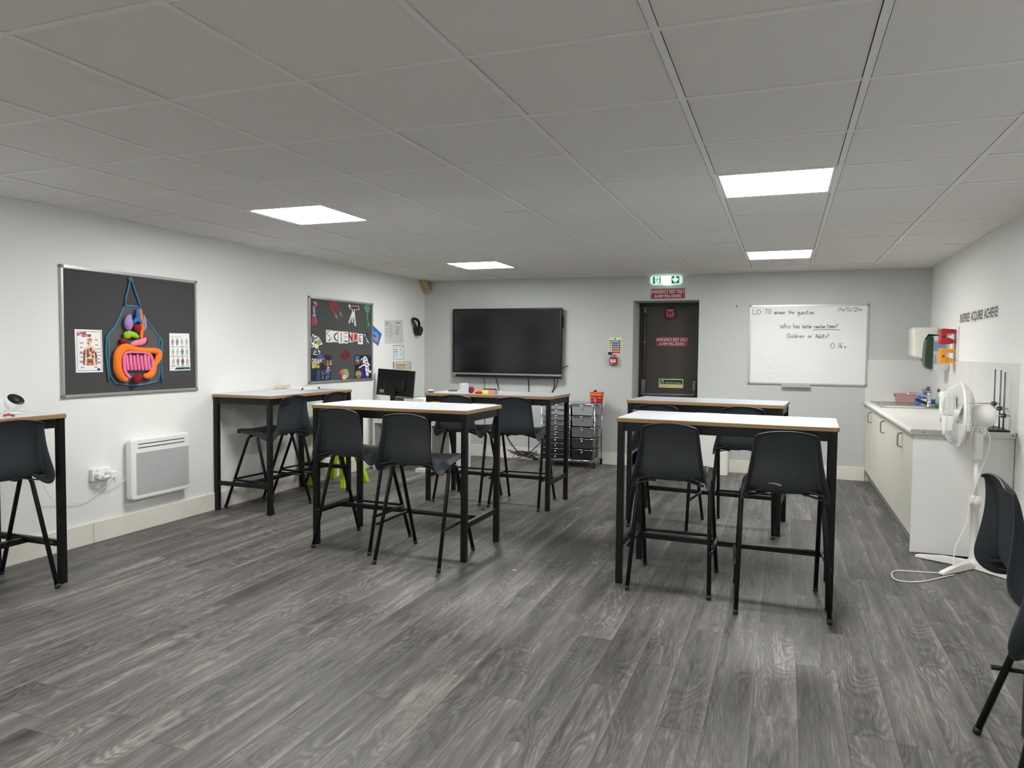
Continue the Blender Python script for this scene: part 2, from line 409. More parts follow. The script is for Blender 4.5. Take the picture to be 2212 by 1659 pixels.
# ================================================================ TALL TABLES
def make_table():
    e = empty('high_table', (0, 0, 0), 0, '', 'table', 'tall white tables with black frames')
    w, d = .6, .3
    t = MB(); t.prism(rrect(-w+.004, -d+.004, w-.004, d-.004, .01), lambda u, v, dd=0: Vector((u, v, dd)), TH-.025, TH); t.build('tabletop', M_lam, e)
    t = MB(); P = rrect(-w, -d, w, d, .014); Q = rrect(-w+.004, -d+.004, w-.004, d-.004, .01)
    n = len(P); vs = []
    for (R, z) in ((Q, TH-.0255), (P, TH-.023), (P, TH-.003), (Q, TH+.0003)): vs += [(x, y, z) for x, y in R]
    t.add(vs, [(k*n+i, k*n+(i+1) % n, (k+1)*n+(i+1) % n, (k+1)*n+i) for k in range(3) for i in range(n)]); t.build('edge_band', M_beech, e)
    a, c, h = .572, .272, .019
    for sx in (-1, 1):
        for sy in (-1, 1):
            MB().rbox(sx*a-h, sy*c-h, 0.0, sx*a+h, sy*c+h, TH-.0255, .003).build('leg', M_steel, e)
    f = MB()
    for sy in (-1, 1): f.box(-a+h, sy*c-.0125, TH-.078, a-h, sy*c+.0125, TH-.0255)
    for sx in (-1, 1): f.box(sx*a-.0125, -c+h, TH-.078, sx*a+.0125, c-h, TH-.0255)
    for x in (-.3, .3):
        for sy in (-1, 1): f.box(x-.02, sy*(c-.02)-.012, TH-.0855, x+.02, sy*(c-.02)+.012, TH-.078)
    f.build('apron', M_steel, e)
    s = MB()
    for sx in (-1, 1): s.box(sx*a-.0125, -c+h, .215, sx*a+.0125, c-h, .25)
    s.box(-a+.0125, -.02, .217, a-.0125, .02, .247); s.build('stretcher', M_steel, e)
    return e
TABLES = [(-.54, 2.955, -.035, 'front white table at the right, two charcoal stools tucked under its near side'),
 (-.80, 4.545, -.07, 'white table directly behind the front right one, before the emergency door'),
 (-2.714, 3.013, -.012, 'white table left of centre, nearest to the camera on the left half'),
 (-2.677, 4.65, 0, 'white table below the wall screen, cluttered with toys and papers'),
 (-4.433, 3.90, math.pi/2, 'white table standing end-on against the left wall under the science board'),
 (-4.385, .888, math.pi/2+.015, 'white table cut off by the left picture edge, holding the white projector lamp'),
 (.893, .95, -math.pi/2, 'tall table along the right wall, only one black leg showing')]
_t0 = make_table()
for i, (x, y, r, lb) in enumerate(TABLES):
    o = _t0 if i == 0 else copy_tree(_t0)
    o.location = (x, y, 0); o.rotation_euler = (0, 0, r); o['label'] = lb
    if 'pale scuff' in lb: SCUFFED = o

# ================================================================ TALL CHAIRS
def make_chair():
    e = empty('high_chair', (0, 0, 0), 0, '', 'chair', 'charcoal plastic high chairs')
    # centre-line of the moulded shell: (forward, height, half width, flange depth)
    K = [(.172,.646,.155,.012), (.180,.656,.161,.016), (.172,.668,.167,.022), (.12,.674,.174,.030), (.03,.672,.180,.036), (-.06,.665,.184,.042), (-.14,.653,.186,.050),
         (-.195,.643,.187,.058), (-.234,.648,.185,.070), (-.256,.676,.177,.072), (-.264,.722,.165,.056), (-.265,.79,.154,.044), (-.268,.85,.147,.036),
         (-.277,.91,.142,.027), (-.287,.95,.138,.020), (-.292,.967,.136,.017), (-.298,.976,.134,.014), (-.306,.974,.133,.010)]
    P = crom([(k[0], k[1], k[2]) for k in K], 2); D = crom([(k[3], 0, 0) for k in K], 2)
    n = len(P); us = [-1, -.93, -.8, -.6, -.35, 0, .35, .6, .8, .93, 1]
    rows = []
    for i in range(n):
        a, b = P[max(i-1, 0)], P[min(i+1, n-1)]
        t = Vector((b.x-a.x, b.y-a.y)).normalized(); nr = Vector((-t.y, t.x))
        hw = P[i].z; d = D[i].x; f, z = P[i].x, P[i].y
        wback = max(0, min(1, (z-.72)/.25)) if f < -.2 else 0
        row = []
        def pt(x, dd, u):
            drop = .031*abs(u)**2.2*(wback**2)
            q = Vector((f, z)) + nr*dd
            dish = -.010*abs(u)**2 if f > -.2 else -.014*abs(u)**2
            q += nr*dish
            return Vector((x, q.x, q.y-drop))
        L_ = [pt(u*hw, 0, u) for u in us]
        fl = [(.006, .18), (.011, .5), (.015+.10*d, .8), (.019+.16*d, 1.0)]
        R = [pt(hw+o_, d*k_, 1) for o_, k_ in fl]
        Lf = [pt(-hw-o_, d*k_, 1) for o_, k_ in fl][::-1]
        rows.append(Lf+L_+R)
    m = len(rows[0]); mb = MB()
    mb.add([v for r in rows for v in r], [(i*m+j, i*m+j+1, (i+1)*m+j+1, (i+1)*m+j) for i in range(n-1) for j in range(m-1)], 0, True)
    sh = mb.build('seat_shell', M_shell, e, subsurf=1, solid=.0045)
    # ribs moulded under the back corners
    for s in (-1, 1):
        for (f, z, l) in ((-.262, .655, .085), (-.235, .628, .10)):
            rb = MB(); a = Vector((s*.184, f, z-.006)); b = Vector((s*(.184-l), f+.02, z+.016))
            rb.add([a+Vector((0,-.004,-.004)), a+Vector((0,.03,-.004)), a+Vector((0,.03,.004)), a+Vector((0,-.004,.004)),
                    b+Vector((0,0,-.003)), b+Vector((0,.03,-.003)), b+Vector((0,.03,.003)), b+Vector((0,0,.003))],
                   [(0,1,2,3),(4,7,6,5),(0,4,5,1),(1,5,6,2),(2,6,7,3),(3,7,4,0)])
            rb.build('rib', M_shell, sh)
    r = .0125
    for s in (-1, 1):
        for (f1, f0, w1) in ((.265, .015, .222), (-.27, -.075, .228)):
            top = Vector((s*.03, f0, .632)); k = Vector((s*.165, f0, .632)); ft = Vector((s*w1, f1, .018))
            dn = (ft-Vector((s*.205, f0, .632))).normalized()
            c0 = Vector((s*.205, f0, .632)) + dn*.055
            P_ = [top, k]+[k*(1-t)**2+Vector((s*.207, f0, .632))*2*t*(1-t)+c0*t*t for t in (.2, .4, .6, .8, 1)]+[ft]
            lg = MB().tube(P_, r, 10).build('leg', M_steel, e)
            MB().tube([ft-dn*.006, ft+dn*.016], r+.0015, 10).build('foot_cap', M_cap, lg)
    fr = MB(); z = .25
    def side(s, f): return Vector((s*(.222+.012), f, z))
    Q = [side(-1, -.235), side(-1, .14)] + [Vector((-.234+.045*(1-math.cos(a)), .14+.045*math.sin(a), z)) for a in (.5, 1.0, 1.57)]
    Q += [Vector((.234-.045*(1-math.cos(a)), .14+.045*math.sin(a), z)) for a in (1.57, 1.0, .5)] + [side(1, .14), side(1, -.235)]
    fr.tube(Q, .0095, 10); fr.build('footrest', M_steel, e)
    for s in (-1, 1): MB().box(s*.12-.02, -.10, .625, s*.12+.02, .04, .652).box(s*.12-.014, -.098, .612, s*.12+.014, -.055, .626).build('seat_bracket', M_dark, e)
    return e
CH = [(-.82, 2.857, .0, 'high chair at the left side of the front right table'),
 (-.232, 2.703, .075, 'high chair at the right side of the front right table, pale scuff on its back'),
 (-3.006, 2.905, -.03, 'left high chair of the pair at the left-centre table'),
 (-2.424, 2.742, 0, 'right high chair of the pair at the left-centre table'),
 (-2.953, 4.615, 0, 'left high chair at the table below the wall screen'),
 (-2.41, 4.60, .03, 'right high chair at the table below the wall screen, beside the drawer trolley'),
 (-1.086, 4.33, -.13, 'left high chair at the table before the emergency door'),
 (-.50, 4.395, -.03, 'right high chair at the table before the emergency door'),
 (-4.425, 3.63, math.pi/2-.08, 'nearer high chair facing the left wall under the science board'),
 (-4.418, 4.23, math.pi/2-.08, 'farther high chair facing the left wall under the science board'),
 (-4.355, 1.188, math.pi/2-.11, 'high chair cut off by the left picture edge, beneath the projector lamp'),
 (.727, 1.262, -math.pi/2, 'farther high chair at the right picture edge, its backrest and one black leg showing'),
 (.658, .675, -math.radians(40), 'nearest high chair at the right picture edge, only its curved side flange showing')]
_c0 = make_chair()
for i, (x, y, r, lb) in enumerate(CH):
    o = _c0 if i == 0 else copy_tree(_c0)
    o.location = (x, y, 0); o.rotation_euler = (0, 0, r); o['label'] = lb
    if 'pale scuff' in lb: SCUFFED = o

MB().prism(bez([(-.085,.700),(-.06,.706),(-.03,.702),(-.015,.692),(-.03,.690),(-.055,.698)], 3), lambda u, v, d=0: Vector((u, -d, v)), .2655, .2685).build('scuff_mark', C(120,124,128), SCUFFED)

# ================================================================ LEFT WALL: BOARDS AND WHAT IS PINNED TO THEM
def board(fr, u0, v0, u1, v1, name, label, cat, face, th=.018, fw=.022, corner=True):
    e = empty(name, fr((u0+u1)/2, v0, 0), 0, label, cat)
    inv = Matrix.Translation(-e.location)
    g = lambda u, v, d=0: inv @ fr(u, v, d)
    MB().prism(rect(u0+fw*.6, v0+fw*.6, u1-fw*.6, v1-fw*.6), g, .001, .010).build('panel', face, e)
    for (a, b, c, d) in ((u0, v0, u1, v0+fw), (u0, v1-fw, u1, v1), (u0, v0+fw, u0+fw, v1-fw), (u1-fw, v0+fw, u1, v1-fw)):
        m = MB(); m.prism(rect(a, b, c, d), g, .001, th*.75); 
        if d-b < c-a: m.prism(rect(a, b+.004, c, d-.004), g, th*.75, th)
        else: m.prism(rect(a+.004, b, c-.004, d), g, th*.75, th)
        m.build('frame', M_alu, e)
    if corner:
        for (a, b) in ((u0, v0), (u1-fw, v0), (u0, v1-fw), (u1-fw, v1-fw)):
            MB().prism(rrect(a-.001, b-.001, a+fw+.001, b+fw+.001, .006), g, .0005, th+.001).build('corner_cap', mat('corner_grey', rgb(120,121,120), .5), e)
    return e
board(FL, 1.944, 1.025, 3.133, 1.915, 'notice_board', 'charcoal felt notice board with the organ apron pinned in its middle', 'notice board', M_felt)
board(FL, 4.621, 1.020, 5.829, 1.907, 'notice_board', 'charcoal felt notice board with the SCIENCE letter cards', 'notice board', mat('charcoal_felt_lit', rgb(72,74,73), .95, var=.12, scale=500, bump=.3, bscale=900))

zb = lambda x, y, d=.03: pL(x/4.809, 540+y/4.809, d)
def zbp(P, d=.03): return [zb(x, y, d) for x, y in P]
D0 = .0105      # felt face
# --- apron with stuffed organs
ap = empty('organ_apron', FL(2.55, 1.08, D0), 0, 'clear apron with blue binding holding stuffed fabric organs', 'apron')
IV = Matrix.Translation(-ap.location)
GL = lambda u, v, d=0: IV @ FL(u, v, d)
body = zbp([(1310,575),(1465,590),(1500,680),(1560,760),(1620,840),(1665,900),(1680,1050),(1672,1300),(1635,1370),(1500,1400),(1400,1408),(1215,1385),(1165,1310),(1148,1180),(1143,870),(1200,810),(1250,720),(1285,630)])
MB().prism(body, GL, D0+.001, D0+.0025).build('clear_bib', M_glass, ap)
M_bind = mat('blue_binding', rgb(62,120,150), .7, var=.1, scale=80)
m = MB(); m.tube([GL(u, v, D0+.003) for u, v in body], .0065, 8, closed=True)
m.build('binding', M_bind, ap)
for P in ([(1360,300),(1340,400),(1315,500),(1308,580)], [(1372,300),(1400,390),(1440,500),(1465,592)]):
    MB().tube([GL(*zb(*q), D0+.012) for q in P], .006, 8).build('neck_strap', M_bind, ap)
MB().tube([GL(*zb(1345+18*math.cos(t)+20, 300+16*math.sin(t)), D0+.012) for t in [k*.7 for k in range(9)]], .005, 6).build('neck_strap', M_bind, ap)
for P in ([(1145,870),(1118,900),(1110,1060),(1125,1200),(1135,1290),(1142,1365)], [(1668,900),(1690,960),(1688,1120),(1685,1260),(1695,1380)]):
    MB().tube([GL(*q, D0+.012) for q in [zb(*r) for r in P]], .0055, 8).build('waist_tie', M_bind, ap)
def organ(name, col, P, R, flat=1.0, closed=False, lift=None):
    m = mat('plush_'+name, rgb(*col), .9, var=.12, scale=60, bump=.5, bscale=260)
    pts = crom([Vector((*zb(x, y), 0)) for x, y in P], 5); k = len(P)
    rs = crom([Vector((r, 0, 0)) for r in R], 5) if isinstance(R, (list, tuple)) else None
    mb = MB(); rr = [q.x for q in rs] if rs else [R]*len(pts)
    rr[0] *= .45; rr[-1] *= .45
    L_ = lift if lift is not None else .003
    mb.tube([GL(q.x, q.y, D0+L_+max(rr)*flat) for q in pts], rr, 14)
    mb.v = [tuple(Vector((D0+L_+max(rr)*flat+IV.translation.x+XL + (v[0]-(D0+L_+max(rr)*flat+IV.translation.x+XL))*flat, v[1], v[2]))) for v in mb.v]
    o = mb.build(name, m, ap, subsurf=1); o['label'] = {'lung':'lilac fabric lung'}.get(name, name.replace('_', ' ')+' of stuffed fabric')
    return o
organ('lung', (160,132,190), [(1345,672),(1325,720),(1325,780),(1330,835)], [.010,.030,.036,.016], .7)
organ('lung', (160,132,190), [(1497,676),(1505,730),(1508,790),(1500,845)], [.006,.013,.014,.007], .9)
organ('oesophagus', (240,118,36), [(1458,612),(1462,680),(1472,740),(1475,820),(1465,925)], [.014,.016,.017,.017,.014], .8)
organ('windpipe', (46,110,176), [(1424,608),(1424,660),(1424,715)], [.014,.018,.018], .8, lift=.012)
organ('windpipe', (46,110,176), [(1424,705),(1400,735),(1368,752)], [.017,.016,.012], .8, lift=.012)
organ('windpipe', (46,110,176), [(1424,705),(1445,735),(1468,762)], [.017,.016,.012], .8, lift=.012)
organ('heart', (140,22,30), [(1408,770),(1412,815),(1415,858)], [.030,.034,.010], .8)
organ('liver', (150,190,44), [(1290,850),(1312,895),(1325,870),(1380,882),(1432,908)], [.010,.030,.024,.022,.012], .8)
organ('kidney', (128,20,32), [(1262,915),(1272,945),(1312,965)], [.012,.026,.016], .8)
organ('kidney', (128,20,32), [(1505,915),(1518,940),(1505,970)], [.012,.020,.012], .8)
organ('stomach', (232,128,150), [(1500,912),(1470,950),(1420,965),(1375,975),(1345,995)], [.012,.024,.024,.021,.014], .85, lift=.010)
organ('large_intestine', (240,120,36), [(1320,1350),(1262,1330),(1215,1250),(1208,1150),(1222,1070),(1290,1015),(1380,1030),(1470,1042),(1560,1045),(1635,1060),(1635,1120),(1595,1190),(1580,1250),(1540,1305),(1475,1305)],
      [.012,.026,.032,.032,.034,.034,.022,.022,.022,.026,.026,.022,.026,.028,.016], .75)
organ('small_intestine', (228,120,160), [(1345,1330),(1290,1270),(1275,1180),(1275,1100),(1310,1062),(1400,1060),(1480,1062),(1545,1090),(1572,1160),(1570,1235),(1545,1245)], .0135, .9, lift=.018)
for i, x in enumerate((1312, 1350, 1388, 1426, 1464, 1502, 1536)):
    organ('small_intestine', (228,120,160), [(x-5,1090-(i % 2)*8),(x-6,1150),(x+2,1200),(x+12,1255)], [.011,.0138,.0138,.012], .95, lift=.014)
organ('bladder', (118,16,30), [(1440,1290),(1405,1335),(1378,1385)], [.020,.036,.022], .7, lift=.02)

# --- posters on the organ board
def poster(name, P, label, cat, d=D0, th=.0012, face=None):
    o = empty(name, FL(sum(q[0] for q in P)/len(P), min(q[1] for q in P), d), 0, label, cat)
    return o
def sheet(P, d, fr, name, label, cat, col=(236,236,233), th=.0012):
    cx = sum(q[0] for q in P)/len(P); cy = min(q[1] for q in P)
    e = empty(name, fr(cx, cy, d), 0, label, cat); iv = Matrix.Translation(-e.location)
    g = lambda u, v, dd=0: iv @ fr(u, v, dd)
    MB().prism(P, g, d+.0004, d+th).build('sheet', C(*col), e)
    return e, g, d+th
def inks(e, g, d, items, name='print'):
    mats = []; mb = MB()
    for k, (col, P) in enumerate(items):
        mt = C(*col)
        if mt not in mats: mats.append(mt)
        dd = d+.0001+.00012*k/ max(1, len(items))*6
        mb.prism(P, g, d, dd, mats.index(mt))
    return mb.build(name, mats, e)
def writing(e, g, d, items, col, name='lettering', depth=.0012):
    mb = MB()
    for (s_, size, u, v, kw) in items: text_mb(mb, s_, size, g, u, v, 0, d+depth, 0, **kw)
    return mb.build(name, C(*col), e)
q = zbp([(775,822),(1058,832),(1070,1268),(790,1275)], .012)
e, g, dd = sheet(q, D0, FL, 'organ_poster', 'white Human Organs poster with a cut-away torso, left of the apron', 'poster')
z3_ = lambda x, y: pL(160+x/14.43, 700+y/14.43, .012)
Z3 = lambda P: [z3_(*p_) for p_ in P]
it = [((70,82,120), Z3([(75,218),(845,240),(862,1452),(112,1462)])), ((236,236,236), Z3([(85,232),(832,254),(850,1440),(124,1448)])),
      ((170,50,72), Z3([(88,275),(370,238),(372,310),(100,365)])), ((150,32,56), Z3([(235,318),(535,322),(520,402),(250,402)])),
      ((226,206,168), Z3([(400,470),(560,470),(560,570),(520,640),(620,720),(700,760),(715,900),(700,1270),(640,1300),(330,1300),(290,1270),(285,800),(350,730),(440,660),(395,560)])),
      ((200,140,125), Z3(circ(490,490,78,60))), ((150,70,70), Z3([(400,570),(460,570),(470,650),(430,640)])),
      ((88,76,84), Z3([(285,880),(345,760),(360,900),(330,1270),(280,1280)])), ((88,76,84), Z3([(640,880),(690,860),(720,1000),(720,1270),(680,1270)])),
      ((176,66,72), Z3([(385,800),(450,740),(480,900),(460,960),(380,930)])), ((176,66,72), Z3([(540,860),(630,810),(640,900),(540,960)])), ((104,62,86), Z3(circ(520,800,42,70))),
      ((130,36,40), Z3([(390,940),(520,950),(480,1010),(400,1060)])), ((150,50,52), Z3([(540,970),(610,960),(620,1070),(550,1040)])),
      ((168,92,84), Z3([(400,1080),(600,1080),(610,1280),(400,1290)])), ((120,44,46), Z3([(430,1130),(580,1160),(570,1200),(440,1190)])), ((206,150,130), Z3([(440,1220),(560,1230),(540,1270),(450,1265)])),
      ((30,40,80), Z3(rrect(722,1380,815,1440,8)))]
for (x, y, ww, hh) in ((640,468,95,45),(650,632,100,45),(715,755,95,40),(725,860,95,40),(720,955,105,45),(690,1065,120,45),(690,1160,135,80),(625,1320,120,45),(168,570,125,45),(178,705,90,48),(170,845,105,100),(185,1010,110,45),(168,1135,115,88),(205,1330,110,45)):
    it.append(((206,170,166), Z3(rect(x, y, x+ww, y+hh)))); it.append(((120,60,62), Z3(rect(x+18, y+hh*.4, x+ww-20, y+hh*.6))))
inks(e, g, dd, it, 'picture')
writing(e, g, dd, [('Human', .0125, *z3_(135, 330), dict(bold=.0004)), ('Organs', .0125, *z3_(290, 380), dict(bold=.0004))], (240,225,228))
q = zbp([(1760,865),(1965,868),(1980,1248),(1765,1255)], .012)
e, g, dd = sheet(q, D0, FL, 'organ_systems_poster', 'white Human Organ Systems poster with twelve small body figures, right of the apron', 'poster')
z4_ = lambda x, y: pL(360+x/16.59, 710+y/16.59, .012)
Z4 = lambda P: [z4_(*p_) for p_ in P]
it = []; fc = [[(150,148,165),(130,134,134),(176,190,192),(178,186,184)],[(172,180,182),(184,192,190),(110,122,116),(184,180,160)],[(190,172,164),(128,134,128),(122,60,60),(168,168,180)]]
for r in range(3):
    for c in range(4):
        cx, cy = 212+167*c+r*14, 470+348*r; col = fc[r][c]
        it += [(col, Z4(circ(cx, cy-115, 17, 24, 10))), (col, Z4([(cx-18,cy-92),(cx+18,cy-92),(cx+44,cy-40),(cx+62,cy+28),(cx+40,cy+20),(cx+32,cy+140),(cx+10,cy+140),(cx,cy+60),(cx-10,cy+140),(cx-32,cy+140),(cx-40,cy+20),(cx-62,cy+28),(cx-44,cy-40)]))]
        bx = 150+165*c+r*8; it.append((((40,62,92) if (r+c+ (r == 1)) % 2 == 0 else (140,148,160)), Z4(rect(bx, 637+345*r, bx+145, 658+345*r))))
it += [((20,84,104), Z4([(340,1390),(840,1372),(845,1450),(285,1472)])), ((16,32,44), Z4([(400,1400),(640,1390),(620,1440),(380,1450)])), ((150,156,160), Z4(rect(165, 1400, 275, 1420)))]
inks(e, g, dd, it, 'picture')
writing(e, g, dd, [('Human Organ Systems', .0115, *z4_(155, 292), {})], (80,110,140))

# --- SCIENCE board
zm1 = lambda x, y, d=.013: pL(660+x/13.825, 640+y/13.825, d)
zm2 = lambda x, y, d=.013: pL(660+x/13.825, 710+y/13.825, d)
def Z1(P): return [zm1(*p_) for p_ in P]
def Z2(P): return [zm2(*p_) for p_ in P]
def cutout(name, base, P, extra, label, cat='cut-out', group=None, fr=FL, d=D0):
    e, g, dd = sheet(P, d, fr, name, label, cat, base, .0016)
    if group: e['group'] = group
    if extra: inks(e, g, dd, extra, 'picture')
    return e, g, dd
cutout('flask_cutout', (150,152,178), Z1([(222,330),(285,330),(290,500),(312,590),(362,830),(340,862),(200,862),(180,830),(215,590),(232,500)]),
  [((158,36,96), Z1([(205,600),(318,600),(362,830),(340,860),(200,860),(182,830)])), ((180,74,128), Z1([(290,640),(318,640),(355,820),(320,830)])), ((110,112,150), Z1([(228,500),(285,500),(290,520),(226,520)]))], 'paper cut-out of a flask with magenta liquid and pink steam')
cutout('steam_cutout', (176,72,128), Z1([(205,180),(245,142),(290,140),(270,165),(310,185),(385,235),(380,260),(330,290),(270,318),(225,322),(200,300),(290,255),(280,220),(250,195)]),
  [((236,220,232), Z1(circ(292, 195, 18, 30, 12)))], 'pink paper wisp of steam above the magenta flask')
mg = [(735,240),(760,175),(830,150),(890,175),(950,250),(1010,370),(1050,455),(1100,570),(1085,608),(1060,600),(1020,510),(960,400),(900,310),(865,285),(830,300),(825,350),(870,450),(920,530),(965,640),(950,680),(925,670),(870,575),(800,450),(745,330)]
cutout('magnet_cutout', (146,32,38), Z1(mg), [((128,118,126), Z1([(868,560),(915,520),(965,640),(950,680),(925,670)])), ((128,118,126), Z1([(1005,485),(1048,455),(1100,570),(1085,608),(1058,598)])),
  ((112,24,30), Z1([(800,180),(850,200),(870,240),(840,260),(790,240)]))], 'dark red horseshoe magnet cut-out with grey tips')
tl = [(1290,255),(1318,235),(1345,300),(1395,292),(1590,288),(1610,400),(1480,398),(1470,460),(1512,870),(1490,898),(1465,870),(1448,690),(1412,670),(1420,770),(1402,790),(1385,770),(1390,660),(1370,670),(1330,800),(1305,815),(1285,790),(1380,510),(1405,400),(1345,388),(1310,350)]
cutout('telescope_cutout', (225,225,222), Z1(tl), [((28,26,28), Z1([(1320,300),(1350,320),(1395,305),(1585,305),(1590,385),(1460,385),(1440,470),(1418,470),(1420,385),(1345,370)])), ((84,24,28), Z1(rect(1400,315,1500,360))),
  ((70,72,72), Z1([(1400,520),(1365,640),(1305,800),(1320,790),(1350,690)])), ((70,72,72), Z1([(1455,520),(1470,660),(1490,880),(1480,860),(1462,700)])), ((30,30,30), Z1([(1370,625),(1455,655),(1455,668),(1368,640)]))], 'white-edged cut-out of a telescope on a tripod')
cutout('flask_cutout', (74,118,96), Z1([(1825,500),(1868,500),(1870,660),(1890,740),(1915,905),(1895,935),(1815,930),(1800,900),(1835,735),(1830,660)]),
  [((34,112,48), Z1([(1835,740),(1890,740),(1915,905),(1895,933),(1815,928),(1800,900)])), ((86,160,96), Z1([(1872,760),(1890,760),(1908,890),(1885,900)])), ((104,150,140), Z1(rect(1842,530,1862,700)))], 'paper cut-out of a tall flask with green liquid')
cutout('steam_cutout', (84,142,100), Z1([(1748,345),(1775,285),(1820,262),(1862,280),(1905,278),(1925,340),(1915,410),(1905,440),(1905,488),(1790,485),(1800,440),(1772,400)]), None, 'green paper burst of steam above the green flask')
LT = [('S', 612,38,802,405), ('C', 803,62,965,400), ('I', 980,78,1122,436), ('E', 1124,86,1270,436), ('N', 1268,104,1424,408), ('C', 1426,130,1562,376), ('E', 1562,150,1714,462)]
desc = ['letter card S made of small brown and blue beads, first letter of SCIENCE', 'letter card C as a red and blue magnet, second letter of SCIENCE', 'letter card I made of small grey tools, third letter of SCIENCE',
        'letter card E built of thin black scientific tools, fourth letter of SCIENCE', 'dark red letter N card in the middle of SCIENCE', 'orange-red square letter card C, sixth letter of SCIENCE', 'last letter card E of SCIENCE, drawn in grey']
for k, (ch, a, b, c, d_) in enumerate(LT):
    sl = (c-a)*.06
    P = Z2([(a, b), (c, b+sl), (c, d_+4), (a+8, d_)])
    e, g, dd = sheet(P, D0, FL, 'letter_card', desc[k], 'letter card', (232,232,228), .002); e['group'] = 'letter cards spelling SCIENCE'
    mx, my, w_, h_ = (a+c)/2, (b+d_)/2, c-a, d_-b
    if k == 0:
        pts = [(50,50),(75,35),(120,30),(35,70),(38,110),(55,140),(80,160),(105,190),(135,220),(140,255),(120,290),(90,310),(60,300),(130,275),(95,285)]
        cl = [(90,62,50),(40,34,34),(120,84,60),(44,52,74),(70,36,34)]
        inks(e, g, dd, [(cl[i % 5], Z2(circ(a+x_, b+y_+10, 13, 15, 8))) for i, (x_, y_) in enumerate(pts)], 'letter')
    elif k == 1:
        ar = lambda t0, t1: [(a+150+112*math.cos(math.radians(t)), b+182-132*math.sin(math.radians(t))) for t in range(t0, t1+1, 10)]+[(a+150+70*math.cos(math.radians(t)), b+182-84*math.sin(math.radians(t))) for t in range(t1, t0-1, -10)]
        inks(e, g, dd, [((158,28,40), Z2(ar(90, 180))), ((34,96,160), Z2(ar(180, 270)))], 'letter')
    elif k == 2:
        inks(e, g, dd, [((70,78,80), Z2(rrect(mx+0, my-135+60*i, mx+28, my-135+60*i+48, 8))) for i in range(5)], 'letter')
    elif k == 3:
        inks(e, g, dd, [((40,42,44), Z2(rect(a+35, my-130, a+42, my+110))), ((40,42,44), Z2(rect(a+35, my-135, c-25, my-118))), ((40,42,44), Z2([(a+80,my-118),(c-30,my-150),(c-25,my-95)])), ((90,92,92), Z2(rect(a+40, my-20, c-30, my-8))), ((60,60,60), Z2(circ(c-45,my-12,18,16,10))), ((20,20,22), Z2(rrect(a+36, my+100, c-18, my+138, 8)))], 'letter')
    elif k == 4:
        mb = MB(); ribbon(mb, Z2([(a+32,d_-30),(a+30,b+25)]), .022, g, dd, dd+.0009); ribbon(mb, Z2([(a+30,b+30),(c-35,d_-36)]), .024, g, dd, dd+.001); ribbon(mb, Z2([(c-34,b+30),(c-32,d_-30)]), .022, g, dd, dd+.0011)
        mb.build('letter', C(124,20,34), e)
    elif k == 5:
        inks(e, g, dd, [((206,84,60), Z2(rrect(a+12, b+18, c-6, d_-14, 6))), ((236,228,220), Z2([(a+22,d_-30),(c-20,d_-26),(c-20,d_-20),(a+22,d_-24)]))], 'letter')
        writing(e, g, dd, [('C', .05, *zm2(mx-26, my+20), dict(bold=.002))], (30,24,24))
    else:
        mb = MB(); ribbon(mb, Z2([(c-40,b+55),(a+40,b+52),(a+36,d_-75),(c-42,d_-70)]), .010, g, dd, dd+.001); ribbon(mb, Z2([(a+60,b+95),(a+62,d_-100),(c-50,d_-98)]), .006, g, dd, dd+.0011); ribbon(mb, Z2([(a+45,my),(c-45,my)]), .010, g, dd, dd+.0012)
        mb.build('letter', C(92,92,90), e)
cutout('spectacles_cutout', (30,32,36), Z2([(1770,105),(1830,115),(1875,150),(1880,215),(1862,210),(1850,150),(1800,130),(1830,200),(1880,300),(1930,385),(1965,400),(1960,412),(1910,400),(1895,430),(1850,430),(1810,350),(1758,190)]),
  [((150,186,224), Z2([(1772,130),(1800,190),(1795,240),(1770,240),(1757,190)])), ((150,186,224), Z2([(1800,250),(1830,265),(1850,330),(1900,400),(1895,428),(1860,430),(1815,350)]))], 'safety spectacles cut-out with pale blue lenses')
cutout('microscope_cutout', (222,226,220), Z2([(200,170),(232,152),(245,195),(330,215),(400,260),(445,330),(475,400),(510,435),(500,475),(440,490),(385,515),(385,590),(390,640),(440,680),(435,740),(370,785),(270,785),(235,750),(255,690),(300,640),(320,590),(260,545),(205,565),(165,540),(180,440),(160,330),(160,250),(210,210)]),
  [((74,122,112), Z2([(175,240),(215,205),(320,300),(300,330),(200,330),(165,310)])), ((70,60,62), Z2([(185,330),(245,330),(240,400),(185,410)])), ((120,32,38), Z2(circ(335,270,26,28,12))), ((150,164,52), Z2([(365,330),(400,310),(455,380),(465,420),(420,480),(375,490),(350,420)])),
   ((96,90,88), Z2([(250,370),(340,360),(345,440),(290,460)])), ((88,56,54), Z2([(180,470),(215,470),(215,545),(180,545)])), ((38,92,84), Z2([(325,590),(375,580),(380,690),(340,740),(290,690),(300,650)])), ((52,60,56), Z2(circ(340,725,78,45,20))), ((196,190,110), Z2(circ(318,700,18,26,10)))], 'white-edged cut-out of a green microscope')
rb = MB(); e, g, dd = sheet(Z2(bez([(1225,610),(1265,660),(1262,700),(1320,750),(1330,820),(1300,880),(1250,890),(1190,930),(1140,890),(1080,885),(1035,840),(1050,770),(1110,740),(1130,660),(1185,645)], 3)), D0, FL, 'blood_cell_cutout', 'dark red cluster of blood cells cut-out below the SCIENCE cards', 'cut-out', (96,20,22), .0016)
inks(e, g, dd, [(c_, Z2(circ(x_, y_, r_, r_*1.05, 14))) for (x_, y_, r_) in ((1225,650,32),(1150,700,38),(1085,810,42),(1195,865,52),(1285,800,42),(1205,770,40)) for (c_, r_) in (((118,30,30), r_), ((88,16,18), r_*.6))], 'picture')
